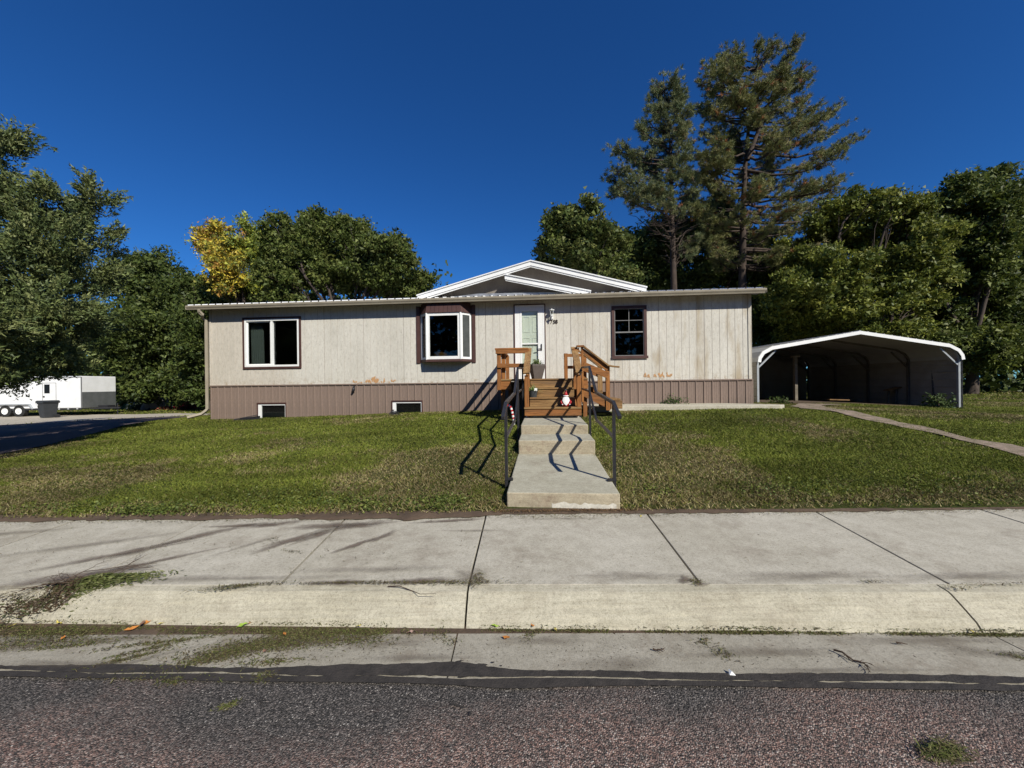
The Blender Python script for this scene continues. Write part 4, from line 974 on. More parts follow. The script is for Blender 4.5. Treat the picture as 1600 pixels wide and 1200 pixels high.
MB().box(pbk - .05, dx1_ + .02, -.9, -.86, 2.24, 2.32).box(pbk - .05, dx1_ + .02, -.9, -.86, 1.93, 2.01).box(pbk + .2, pbk + .29, -.86, -.82, DZ, 2.3).box(pbk + .45, pbk + .54, -.86, -.82, DZ, 2.3).build('rail_board', wood_x, DK, bevel=.004)
# side stairs
sxs = [xb + .0, xb + .25, xb + .5]; szs = [1.50, 1.345, 1.19]
for k in range(3):
    dk('tread', worn_y, (sxs[k], sxs[k] + .27 if k < 2 else sxs[k] + .34, yD + .07, yD + 1.05, szs[k] - .036, szs[k]))
    dk('riser', wood_y, (sxs[k] + .23 if k < 2 else sxs[k] + .30, sxs[k] + .25 if k < 2 else sxs[k] + .32, yD + .08, yD + 1.04, (szs[k + 1] if k < 2 else .96), szs[k] - .037))
MB().prism([(xb, 1.45), (xb + .82, .97), (xb + .55, .97), (xb, 1.25)], yD + .03, yD + .068, 'y').build('stringer', wood_x, DK)
dk('step_box', worn_x, (xb + .6, xb + .86, yD + .0, yD + .04, .965, 1.15))

# ------------------------------------------------------------------ foliage tools
def leaf_quads(C, Dm, Wd, Ln, rng):
    """rhombic leaves: centre C, long direction Dm, half width Wd, half length Ln"""
    r = unit(np.cross(Dm, rng.normal(size=Dm.shape))); a = C - Dm * Ln[:, None]; b_ = C + r * Wd[:, None]; c = C + Dm * Ln[:, None]; e = C - r * Wd[:, None]
    return np.stack([a, b_, c, e], 1).reshape(-1, 3)
def plant_pot(t, label=None): pass

def strappy(name, parent, loc, n, L, col, rng, w_=.012, up=.8):
    base = rng.normal(size=(n, 3)) * .03 + np.array(loc); V = []; colr = []
    for i in range(n):
        a = rng.uniform(0, 2 * math.pi); u = rng.uniform(.35, up); d_ = np.array([math.cos(a), math.sin(a), 0]); ln = L * rng.uniform(.6, 1.1)
        p0 = base[i]; p1 = p0 + d_ * ln * .4 * (1 - u * .4) + np.array([0, 0, ln * .6 * u]); p2 = p0 + d_ * ln * .9 + np.array([0, 0, ln * (.75 * u - .25)])
        s_ = np.array([-d_[1], d_[0], 0]) * w_
        V += [p0 - s_, p0 + s_, p1 + s_, p1 - s_, p1 - s_, p1 + s_, p2 + s_ * .2, p2 - s_ * .2]; c = np.array(col[rng.integers(len(col))]) * rng.uniform(.8, 1.2); colr += [c, c]
    return np_mesh(name, np.array(V), 4, leaf_mat, np.array(colr), parent)
# planters
taupe = mat('taupe_planter', (0.115, 0.095, 0.085), (0.095, 0.078, 0.07), 6, .6)
px_, pz_ = hp(839, 588, -1.45)
pl = thing('square_planter', 'tall taupe square planter with a leafy green plant, standing on the porch before the door', 'planter', hw(px_, -1.55, DZ), house_rz + .35)
mb = MB(); a_, b2 = .10, .165
mb.add([(-a_, -a_, 0), (a_, -a_, 0), (a_, a_, 0), (-a_, a_, 0), (-b2, -b2, .32), (b2, -b2, .32), (b2, b2, .32), (-b2, b2, .32), (-b2, -b2, .36), (b2, -b2, .36), (b2, b2, .36), (-b2, b2, .36), (-b2 + .02, -b2 + .02, .36), (b2 - .02, -b2 + .02, .36), (b2 - .02, b2 - .02, .36), (-b2 + .02, b2 - .02, .36), (-b2 + .02, -b2 + .02, .32), (b2 - .02, -b2 + .02, .32), (b2 - .02, b2 - .02, .32), (-b2 + .02, b2 - .02, .32)],
       [(0, 3, 2, 1)] + [(i + o, (i + 1) % 4 + o, (i + 1) % 4 + o + 4, i + o + 4) for o in (0, 4, 8, 12) for i in range(4)] + [(16, 17, 18, 19)])
mb.build('pot', taupe, pl)
strappy('foliage', pl, (0, 0, .33), 70, .22, [(.10, .16, .05), (.22, .30, .10), (.35, .40, .18)], np.random.default_rng(3), .012, 1.1)
qx, qz = hp(833, 615, -2.65)
pl = thing('round_planter', 'dark grey round pot with a spider plant, on a porch stair tread', 'planter', hw(qx, -2.66, tz[0] + .0 + .195), house_rz)
MB().lathe([(.075, 0), (.10, .13), (.105, .15), (.09, .15), (.085, .13)], n=18).build('pot', mat('dark_pot', (.055, .06, .065), rough=.5), pl, smooth=False)
strappy('foliage', pl, (0, 0, .12), 60, .24, [(.22, .30, .10), (.38, .42, .2), (.12, .2, .05)], np.random.default_rng(5), .009, .9)
MB().box(.03, .09, -.11, -.105, .14, .2).build('plant_tag', white, pl)

# garden gnome with beard on the first tread
nx, nz = hp(884.5, 632, -2.95)
gn = thing('garden_gnome', 'small red hatted garden gnome with white beard on the lowest porch tread', 'gnome', hw(nx, -2.88, tz[0]), house_rz)
red = mat('red_paint', (.42, .02, .025), (.34, .015, .02), 5, .4); wfur = mat('white_fur', (.78, .77, .76), (.7, .69, .68), 20, .9)
MB().lathe([(.06, 0), (.085, .03), (.085, .10), (.06, .16), (.035, .185)], n=16).build('body', red, gn, smooth=True)
MB().lathe([(.01, .15), (.047, .17), (.052, .20), (.045, .23), (.01, .25)], n=14).build('head', mat('gnome_skin', (.5, .28, .2), rough=.5), gn, smooth=True)
MB().lathe([(.056, .215), (.058, .235), (.05, .24)], n=14).build('hat_brim', wfur, gn, smooth=True)
MB().lathe([(.05, .235), (.03, .285), (.014, .33), (.004, .35)], n=14).build('hat', red, gn, smooth=True)
MB().lathe([(.004, .34), (.014, .35), (.014, .36), (.004, .37)], n=10).build('pompom', wfur, gn, smooth=True)
bd = MB(); bd.add([(-.062, -.062, .19), (.062, -.062, .19), (.075, -.075, .13), (.045, -.097, .07), (0, -.10, .03), (-.045, -.097, .07), (-.075, -.075, .13), (0, -.11, .14), (-.03, -.075, .21), (.03, -.075, .21)],
                  [(7, 0, 8), (7, 8, 9), (7, 9, 1), (7, 1, 2), (7, 2, 3), (7, 3, 4), (7, 4, 5), (7, 5, 6), (7, 6, 0)])
bd.build('beard', wfur, gn, smooth=True)
MB().lathe([(.002, -.01), (.012, 0), (.002, .012)], (0, -.062, .205), 8).build('nose', MATS['gnome_skin'], gn)
for s_ in (-1, 1):
    MB().tube([(.06 * s_, -.01, .15), (.10 * s_, -.04, .10), (.08 * s_, -.07, .06)], [.02, .022, .018], 8).build('arm', red, gn, smooth=True)
    MB().lathe([(.005, -.014), (.018, 0), (.005, .014)], (.075 * s_, -.08, .05), 8).build('mitten', wfur, gn, smooth=True)
# candy cane ornament under the left rail
cx, cz = hp(800, 632, -2.7)
cc = thing('candy_cane', 'red and white striped candy cane ornament leaning in the shade left of the porch stairs', 'ornament', hw(cx, -2.72, g1(*hw(cx, -2.7)[:2])), house_rz)
path = [(.05, 0, 0), (.03, 0, .12), (.0, 0, .28), (-.02, 0, .36), (-.07, 0, .42), (-.12, 0, .40), (-.14, 0, .33)]
def resamp(pts, n):
    P_ = [Vector(p) for p in pts]; Ls = [0]
    for a, b_ in zip(P_[:-1], P_[1:]): Ls.append(Ls[-1] + (b_ - a).length)
    out = []
    for k in range(n + 1):
        s_ = Ls[-1] * k / n; i = 0
        while i < len(Ls) - 2 and Ls[i + 1] < s_: i += 1
        out.append(P_[i].lerp(P_[i + 1], (s_ - Ls[i]) / (Ls[i + 1] - Ls[i])))
    return out
rp = resamp(path, 14)
for k in range(14): MB().tube([rp[k], rp[k + 1]], .028, 8).build('stripe', red if k % 2 else white, cc)

# ------------------------------------------------------------------ carport
CP0 = P(1187, 632, 11.7); CPX0 = CP0.x; CPX1 = P(1496, 600, 11.7).x; CPZ = .80; CPY = 11.7; CLEN = 6.2
cpo = thing('carport', 'open fronted metal carport with white arched trim and grey side walls beside the house', 'carport', ((CPX0 + CPX1) / 2, CPY, 0), -.02)
hwid = (CPX1 - CPX0) / 2
galv = mat('galvanised', (0.42, 0.44, 0.46), (0.34, 0.36, 0.38), 4, .45, metal=.3, bmp=0)
cp_wall = mat('grey_carport_panel', (0.33, 0.305, 0.27), (0.26, 0.24, 0.21), 3, .6)
cp_roof = mat('carport_roof_metal', (0.48, 0.48, 0.47), (0.40, 0.40, 0.40), 2, .45, metal=.2)
def cz(px, py): return P(px, py, CPY).z
zE = cz(1187, 566); zP = cz(1341, 521); zK = cz(1205, 549)
arch = [(-hwid, zE), (-hwid + .02, zE + .12), (-hwid + .12, zE + .27), (-hwid + .38, zE + .41), (0, zP), (hwid - .38, zE + .41), (hwid - .12, zE + .27), (hwid - .02, zE + .12), (hwid, zE)]
def arch_strip(mb, off_out, off_in, y0, y1):
    cpt = Vector((0, zE - 1))
    pts = [Vector(p) for p in arch]; outer = []; inner = []
    for i, p in enumerate(pts):
        t = (pts[min(i + 1, len(pts) - 1)] - pts[max(i - 1, 0)]).normalized(); nn = Vector((-t.y, t.x))
        outer.append(p + nn * off_out); inner.append(p + nn * off_in)
    for i in range(len(pts) - 1):
        a, b_, c, e_ = outer[i], outer[i + 1], inner[i + 1], inner[i]
        vs = [(q.x, y, q.y) for y in (y0, y1) for q in (a, b_, c, e_)]
        mb.add(vs, [(0, 1, 2, 3), (7, 6, 5, 4), (0, 4, 5, 1), (2, 6, 7, 3), (1, 5, 6, 2), (0, 3, 7, 4)])
mb = MB(); arch_strip(mb, .062, -.036, -.10, -.085); mb.build('front_trim', white_metal, cpo)
mb = MB(); arch_strip(mb, .072, .056, -.084, CLEN); mb.build('roof_sheet', cp_roof, cpo)
for x_ in np.linspace(-hwid + .4, hwid - .4, 23):
    t = abs(x_) / (hwid - .38); z = zP + (zE + .41 - zP) * t + .075
    MB().beam((x_, -.08, z), (x_, CLEN, z), .04, .02).build('roof_rib', cp_roof, cpo)
nbow = 5; shaded_galv = mat('shaded_steel', (0.13, 0.115, 0.10), (0.09, 0.08, 0.07), 4, .6)  # galvanised steel darkened: the carport's inner shade is put into its colour
for k in range(nbow):
    y0 = .0 + k * (CLEN - .12) / (nbow - 1)
    mb = MB(); arch_strip(mb, .054, .0, y0, y0 + .06); gm_ = galv if k == 0 else shaded_galv; mb.build('roof_bow', gm_, cpo)
    for s_ in (-1, 1):
        zb = .55
        MB().box(s_ * hwid - .03, s_ * hwid + .03, y0, y0 + .06, zb, zE).build('post', gm_, cpo)
        MB().beam((s_ * (hwid - .03), y0 + .03, zE - .15), (s_ * (hwid - .55), y0 + .03, zE + .36), .045, .045).build('brace', gm_, cpo)
for s_ in (-1, 1):
    z = .60; k = 0
    while z < zE - .02:
        x_ = s_ * (hwid + .045); mb = MB(); y1_ = CLEN; hh = min(.238, zE + .03 - z)
        mb.add([(x_, -.03, z), (x_, y1_, z), (x_ + .016 * s_, y1_, z + .03), (x_ + .016 * s_, y1_, z + hh - .03), (x_, y1_, z + hh), (x_, -.03, z + hh), (x_ + .016 * s_, -.03, z + hh - .03), (x_ + .016 * s_, -.03, z + .03)],
               [(0, 1, 2, 7), (7, 2, 3, 6), (6, 3, 4, 5)])
        mb.build('wall_panel', cp_wall, cpo); z += .232
z = .60
while z < 2.9:
    MB().box(-hwid, hwid, CLEN + .02, CLEN + .035, z, min(z + .2319, 2.93)).build('wall_panel', cp_wall, cpo); z += .232
MB().prism([(-hwid, 2.93), (hwid, 2.93), (hwid, zE), (0, zP), (-hwid, zE)], CLEN + .02, CLEN + .04, 'y').build('back_gable', cp_wall, cpo)
cx_ = (CPX0 + CPX1) / 2
draped('carport_dirt_floor', [(CPX0 + .1, CPY - .1), (CPX1 - .1, CPY - .1), (CPX1 - .2, CPY + CLEN), (CPX0 + .1, CPY + CLEN)], dirt_mat, .02)
# things in the carport
dk_post = thing('timber_post', 'upright timber post standing inside the left half of the carport', 'post', (P(1243, 600, 13.2).x, 13.2, .8)); MB().box(-.045, .045, -.045, .045, -.1, 1.55).build('shaft', grey_wood, dk_post)
MB().box(-.10, .10, -.10, .10, 1.551, 1.60).build('post_cap', grey_wood, dk_post)
tb = thing('sawhorse_table', 'rough plank lying over a sawhorse near the right wall of the carport', 'workbench', (P(1425, 615, 13.5).x, 13.6, .62)); 
MB().beam((-.9, -.1, .55), (.9, .15, .92), .22, .03).build('tabletop', worn_x, tb)
for a, b_ in (((.35, 0, 0), (.5, .02, .82)), ((.7, 0, 0), (.55, .02, .84)), ((-.5, 0, 0), (-.45, 0, .62)), ((-.7, .1, 0), (-.6, .1, .6))): MB().beam(a, b_, .05, .05).build('leg', grey_wood, tb)
lb = thing('leaning_pole', 'dark pole leaning upright against the right wall inside the carport', 'pole', (P(1459, 620, 12.4).x, 12.4, .6)); MB().tube([(0, 0, 0), (.04, .05, .7), (.07, .1, 1.35)], .03, 6).build('shaft', black_iron, lb)
pk = MB(); pk.box(-.35, .35, -.05, .05, 0, .03); o = pk.build('loose_plank', worn_x); tag(o, 'short pale plank lying on the ground inside the carport', 'plank'); q = P(1310, 627, 12.3); o.location = (q.x, 12.3, g1(q.x, 12.3) + .10); o.rotation_euler = (0, .04, .1)
pk = MB(); pk.box(-.35, .35, -.2, .2, 0, .04); 
# ------------------------------------------------------------------ trailer
ty_ = 24.0; tx1 = P(127, 600, ty_).x; tzg = -.13
tr = thing('enclosed_trailer', 'long white enclosed cargo trailer with grey lower nose parked on the gravel lot', 'trailer', (tx1, ty_, tzg), .02)
TL = 8.5; TW = 2.15; zt0 = .50; zt1 = P(127, 587.5, ty_).z - tzg
mb = MB(); mb.box(-TL, 0, 0, TW, zt0, zt1); mb.build('body', white_metal, tr, bevel=.04)
gcm = mat('grey_stone_guard', (0.12, 0.125, 0.125), (0.09, 0.095, 0.095), 3, .35)
MB().box(.001, .012, .04, TW - .04, zt0 + .02, zt0 + 1.0).build('stone_guard', gcm, tr); MB().box(-.012, .004, -.006, TW, zt0 - .06, zt0).build('front_sill', black_iron, tr)
MB().box(-.035, .006, -.008, .03, zt0, zt1 - .04).box(-TL, 0, -.01, -.002, zt1 - .09, zt1 - .03).build('corner_cap', mat('dull_aluminium', (.3, .3, .3), rough=.4, metal=.4), tr)
MB().box(-TL, 0, -.012, 0.02, zt0 - .10, zt0 - .001).build('frame_rail', black_iron, tr)
for k in range(9): MB().box(-.3 - k * .55, -.2 - k * .55, -.02, -.013, zt0 - .06, zt0 - .02).build('side_marker', white, tr)
dxa = -1.95; f_ = MB(); frame_boxes(f_, (dxa - .42, dxa + .42, zt0 + .04, zt0 + 1.6), .02, -.012, -.001); td = f_.build('side_door', mat('dull_aluminium'), tr)
MB().box(dxa - .30, dxa + .02, -.016, -.003, zt0 + .95, zt0 + 1.5).build('door_window', mat('black_gloss', (.012, .012, .013), rough=.15, bmp=0), td)
MB().box(dxa - .38, dxa - .28, -.03, -.013, zt0 + .7, zt0 + .78).build('door_latch', black_iron, td)
rub = mat('rubber', (.02, .02, .02), (.03, .03, .03), 10, .85)
for xw in (P(32.5, 640, ty_).x - tx1, P(11.5, 640, ty_).x - tx1):
    wl_ = MB(); 
    def disc(mb, r0, r1, y0, y1, n=20):
        vs = []; 
        for k in range(n):
            a = 2 * math.pi * k / n; vs += [(xw + r0 * math.cos(a), y0, .36 + r0 * math.sin(a)), (xw + r1 * math.cos(a), y1, .36 + r1 * math.sin(a))]
        mb.add(vs, [(2 * k, 2 * ((k + 1) % n), 2 * ((k + 1) % n) + 1, 2 * k + 1) for k in range(n)])
    disc(wl_, .36, .36, -.02, .2); disc(wl_, .20, .34, -.04, -.03); disc(wl_, .34, .36, -.03, -.02); disc(wl_, .0, .36, .2, .2)
    tyre = wl_.build('wheel', rub, tr); h_ = MB(); disc(h_, .20, .17, -.04, -.015); disc(h_, .17, .07, -.015, -.03); disc(h_, .07, 0, -.03, -.07); h_.build('rim', white, tyre)
fx0 = P(52, 640, ty_).x - tx1 + .12
fx1 = P(2, 640, ty_).x - tx1 - .2
MB().prism([(fx1, .5), (fx1 + .15, .80), (fx0 - .2, .80), (fx0, .5), (fx0 - .06, .5), (fx0 - .24, .74), (fx1 + .19, .74), (fx1 + .06, .5)], -.12, .2, 'y').build('fender', galv, tr)
MB().beam((0, .5, .45), (1.3, TW / 2, .45), .08, .1).beam((0, TW - .5, .45), (1.3, TW / 2, .45), .08, .1).build('tongue', black_iron, tr); MB().tube([(1.15, TW / 2, 0), (1.15, TW / 2, .75)], .035, 8).build('jack', black_iron, tr)
MB().box(.15, .75, TW / 2 - .25, TW / 2 + .25, .5, .62).build('tongue_box', black_iron, tr)
# wheelie bin
bx_ = P(75, 645, 22.3)
wb = thing('wheelie_bin', 'dark grey wheeled rubbish bin with lid standing before the white trailer', 'bin', (bx_.x, 22.3, g1(bx_.x, 22.3)), -.25)
plast = mat('dark_grey_plastic', (.035, .038, .042), (.045, .048, .052), 5, .5)
mb = MB(); a0_, b0_, a1_, b1_ = .20, .24, .27, .34
mb.add([(-a0_, -b0_, .05), (a0_, -b0_, .05), (a0_, b0_, .05), (-a0_, b0_, .05), (-a1_, -b1_, .95), (a1_, -b1_, .95), (a1_, b1_, .95), (-a1_, b1_, .95)], [(0, 3, 2, 1), (4, 5, 6, 7), (0, 1, 5, 4), (1, 2, 6, 5), (2, 3, 7, 6), (3, 0, 4, 7)])
mb.box(-a1_ - .03, a1_ + .03, -b1_ - .03, b1_ + .03, .88, .949); mb.build('body', plast, wb, bevel=.01)
MB().prism([(-.34, .952), (.34, .952), (.35, .98), (.22, 1.04), (-.22, 1.04), (-.35, .98)], -.36, .36, 'y').build('lid', plast, wb, bevel=.01)
MB().box(-.16, .0, -.425, -.41, .75, .84).build('sticker', white, wb)
for s_ in (-1, 1): MB().tube([(s_ * .26, .25, .12), (s_ * .32, .25, .12)], .12, 14).build('wheel', rub, wb)

# ------------------------------------------------------------------ trees
def limb_tube(mb, a, b_, r0, r1, rng, n=6, sag=.15, sides=6):
    a = np.array(a, float); b_ = np.array(b_, float); L = np.linalg.norm(b_ - a); pts = []; rad = []
    off = rng.normal(size=3) * L * .06
    for i in range(n + 1):
        t = i / n; p = a * (1 - t) + b_ * t + off * math.sin(math.pi * t) + np.array([0, 0, sag * L * math.sin(math.pi * t) * .5]) + rng.normal(size=3) * L * .012 * (0 < i < n)
        pts.append(tuple(p)); rad.append(r0 * (1 - t) + r1 * t)
    mb.tube(pts, rad, sides, cap=False); return pts
def tree(name, label, cat, base, Yd, lobes, n_leaf, size, cols, seed, group=None, bark_m=None, trunk_r=.22, up=.3, clump=.34, ntwig=120, depth=1.0, shell=.75):
    """lobes: (px, py, rx_px, ry_px[, dY[, colour set]])"""
    rng = np.random.default_rng(seed); bark_m = bark_m or bark
    bx, by = base; bz = g1(bx, by)
    t = thing(name, label, cat, (bx, by, bz), 0, group)
    LB = []
    for lb_ in lobes:
        dY = lb_[4] if len(lb_) > 4 else rng.uniform(-1, 1) * 1.2
        cs_ = lb_[5] if len(lb_) > 5 else 0
        Y = Yd + dY; p = P(lb_[0], lb_[1], Y); LB.append((np.array(p), lb_[2] / F * Y, lb_[3] / F * Y, cs_))
    vol = np.array([(a * a * b_) ** .72 for _, a, b_, _ in LB]); vol /= vol.sum()
    tw = MB(); top = max(l[0][2] + l[2] for l in LB); cx = np.mean([l[0][0] for l in LB]); cyy = np.mean([l[0][1] for l in LB]); cb = min(l[0][2] - l[2] for l in LB)
    fork = np.array([bx * .75 + cx * .25, by * .8 + cyy * .2, max(bz + 1.4, cb * .4 + top * .12 + .3 * bz)])
    limb_tube(tw, (bx, by, bz - .2), fork, trunk_r * 1.15, trunk_r * .8, rng, 6, 0, 9)
    ends = []
    for c, rx, ry, _ in LB:
        e_ = limb_tube(tw, fork + rng.normal(size=3) * .05, c, trunk_r * .5, trunk_r * .12, rng, 7, .25)
        for k in range(max(2, int(ntwig / len(LB)))):
            s_ = np.array(e_[rng.integers(3, 8)]); d_ = unit(rng.normal(size=(1, 3)))[0]; d_[2] = abs(d_[2]) * .8; q_ = c + d_ * np.array([rx, rx * depth, ry]) * rng.uniform(.6, 1.0)
            limb_tube(tw, s_, q_, trunk_r * .10, .008, rng, 4, .12, 4)
    tw.v = [(x_ - bx, y_ - by, z_ - bz) for x_, y_, z_ in tw.v]
    tw.build('trunk', bark_m, t, smooth=True)
    V = []; CC = []
    for (c, rx, ry, cs_), fr in zip(LB, vol):
        nl = int(n_leaf * 2.35 * fr); per = 24; nc = max(8, nl // per)
        nbg = max(6, int(5 + 6 * (rx * ry) ** .5)); bd_ = unit(rng.normal(size=(nbg, 3))); br_ = rng.uniform(.45, .92, nbg); bs_ = rng.uniform(.20, .36, nbg)
        wi = bs_ ** 2 / (bs_ ** 2).sum(); wb = rng.choice(nbg, size=nc, p=wi)
        off = unit(rng.normal(size=(nc, 3))) * (rng.random((nc, 1)) ** .4) * bs_[wb][:, None]
        spr = rng.random(nc) < .10; off[spr] *= 1.7
        rel = bd_[wb] * br_[wb][:, None] + off; core = rng.random(nc) < .22; rel[core] = unit(rng.normal(size=(core.sum(), 3))) * rng.uniform(.1, .75, (core.sum(), 1))
        dirs = unit(rel); cc = c + rel * np.array([rx, rx * depth, ry]) * 1.04
        sp = rng.uniform(.45, 1.15, nc)
        pts = np.repeat(cc, per, 0) + rng.normal(size=(nc * per, 3)) * clump * .8 * np.repeat(sp, per)[:, None] * np.array([1, 1, .6])
        dm = unit(rng.normal(size=pts.shape) + np.array([0, 0, -up * .3]) + np.repeat(dirs, per, 0) * .6)
        sz = size * .64 * rng.choice([.55, .8, 1.0, 1.3, 1.7], size=len(pts)) * rng.uniform(.85, 1.15, len(pts)); r_ = unit(np.cross(dm, rng.normal(size=dm.shape))) * (sz * .40)[:, None]
        V.append(np.stack([pts - r_ - dm * (sz * .3)[:, None], pts + r_ - dm * (sz * .3)[:, None], pts + dm * (sz * .85)[:, None]], 1).reshape(-1, 3))
        pal = np.array(cols[cs_] if isinstance(cols[0][0], (tuple, list)) else cols)
        ci = rng.integers(len(pal), size=nc); base_c = np.repeat(pal[ci], per, 0); 
        CC.append(base_c * rng.uniform(.72, 1.3, (len(pts), 1)) * np.repeat(rng.uniform(.8, 1.2, (nc, 1)), per, 0))
    V = np.concatenate(V); CC = np.concatenate(CC); V = V - np.array([bx, by, bz])
    cr = np_mesh('crown', V, 3, leaf_mat, CC, t); return t

DG = [(.056, .080, .018), (.076, .102, .023), (.044, .066, .016), (.095, .118, .029)]
MG = [(.080, .106, .022), (.108, .134, .03), (.062, .086, .018), (.138, .155, .04)]
YG = [(.18, .20, .032), (.14, .165, .028), (.23, .235, .045), (.11, .13, .022)]
YEL = [(.52, .42, .05), (.60, .50, .08), (.50, .37, .05), (.40, .22, .05), (.38, .38, .07), (.22, .2, .05), (.16, .18, .04)]
LIM = [(.30, .33, .05), (.22, .27, .05), (.38, .38, .06), (.14, .19, .04)]
def bxy(px, Y): return (P(px, 640, Y).x, Y)
tree('deciduous_tree', 'dense green tree rising between the white trailer and the house', 'tree', bxy(235, 30), 30,
     [(238, 425, 38, 38), (205, 450, 40, 50), (262, 470, 45, 50), (220, 520, 60, 60), (275, 545, 45, 50), (185, 540, 45, 60), (240, 590, 60, 35), (290, 600, 35, 30), (180, 600, 30, 25)], 46000, .24, DG + [MG[1]], 21, clump=.42)
tree('deciduous_tree', 'green tree close behind the left corner of the house', 'tree', bxy(330, 27), 27,
     [(300, 452, 20, 24), (325, 480, 35, 40), (305, 540, 30, 60), (330, 590, 40, 50), (370, 500, 40, 40), (296, 500, 25, 40)], 26000, .22, DG, 22, clump=.4)
tree('autumn_tree', 'tree turning orange and yellow above the left end of the roof', 'tree', bxy(400, 23.5), 23.5,
     [(333, 384, 28, 34, 0, 0), (358, 395, 34, 36, -.5, 0), (320, 378, 14, 20, 0, 0), (340, 358, 16, 14, 0, 0), (360, 425, 34, 26, -1, 0), (386, 365, 13, 30, .4, 1), (412, 375, 14, 26, .6, 1), (400, 395, 30, 28, -.3, 1), (428, 400, 22, 30, .2, 1), (425, 435, 32, 28, 0, 1), (345, 448, 34, 16, 0, 2), (380, 455, 40, 16, .3, 2)], 17000, .17, [YEL, LIM, MG], 23, clump=.30, trunk_r=.2, ntwig=100)
tree('broad_green_tree', 'broad dark green tree behind the roof, left of the white gable', 'tree', bxy(540, 23), 23,
     [(432, 352, 22, 22), (448, 385, 34, 38), (495, 348, 24, 22), (490, 380, 42, 40), (530, 355, 26, 22), (545, 380, 42, 36), (568, 362, 20, 20), (600, 392, 38, 28), (620, 385, 20, 22), (570, 425, 65, 42), (490, 425, 60, 45), (632, 418, 26, 26), (655, 442, 24, 18), (440, 445, 38, 34), (610, 445, 50, 25)], 50000, .19, MG, 24, clump=.27, ntwig=160)
tree('green_tree', 'rounded green tree behind the roof, right of the white gable', 'tree', bxy(905, 21), 21,
     [(878, 345, 26, 28), (908, 340, 28, 28), (866, 380, 26, 30), (895, 385, 45, 40), (940, 365, 28, 28), (955, 395, 30, 38), (855, 420, 20, 26), (905, 425, 45, 32), (960, 430, 35, 25), (925, 400, 40, 40)], 30000, .21, [(.078, .102, .024), (.11, .134, .032), (.058, .084, .02), (.165, .175, .05)], 25, clump=.25, bark_m=bark_grey)
tree('shaded_tree', 'dark shaded deciduous tree behind the pine trunks', 'tree', bxy(1090, 27), 27,
     [(1030, 390, 42, 46), (1085, 375, 45, 45), (1000, 400, 30, 34), (1110, 350, 40, 40), (1140, 370, 30, 40), (1130, 415, 40, 45), (1000, 430, 40, 30), (1060, 440, 60, 30), (1190, 440, 50, 40), (1180, 400, 30, 40), (1220, 480, 50, 60)], 48000, .24, DG + MG[:2], 26, clump=.4)
tree('honey_locust_tree', 'yellow green feathery tree rising behind the carport roof', 'tree', bxy(1370, 20), 20,
     [(1290, 345, 35, 24), (1345, 318, 32, 22), (1390, 320, 32, 26), (1425, 335, 30, 30), (1330, 365, 50, 35), (1400, 375, 50, 40), (1440, 395, 45, 45), (1300, 420, 55, 40), (1370, 430, 60, 45), (1435, 455, 42, 42), (1330, 480, 60, 30), (1250, 460, 50, 40), (1270, 500, 50, 30), (1410, 500, 40, 30), (1365, 520, 50, 24), (1300, 490, 50, 30), (1240, 400, 30, 30)], 70000, .17, YG + [MG[0]], 27, clump=.26, ntwig=200)
tree('tall_deciduous_tree', 'tall dark tree at the right edge beyond the carport', 'tree', bxy(1512, 23), 23,
     [(1440, 360, 34, 34), (1450, 470, 36, 40), (1500, 510, 45, 40), (1545, 540, 45, 40), (1440, 530, 34, 34), (1500, 300, 30, 26), (1535, 290, 34, 26), (1480, 335, 32, 35), (1530, 335, 45, 40), (1500, 385, 40, 45), (1545, 400, 45, 50), (1480, 430, 34, 40), (1540, 460, 45, 40), (1555, 350, 30, 50)], 46000, .20, MG + [YG[1]], 28, clump=.30, ntwig=150, trunk_r=.28)
tree('tall_deciduous_tree', 'tall dark tree cut off by the right edge of the picture', 'tree', bxy(1605, 25), 25,
     [(1590, 305, 32, 32), (1620, 330, 50, 50), (1590, 370, 40, 50), (1640, 420, 60, 80), (1590, 450, 44, 64), (1560, 500, 40, 50), (1600, 530, 50, 50), (1660, 540, 60, 60)], 34000, .22, DG + [YG[3]], 29, clump=.36)

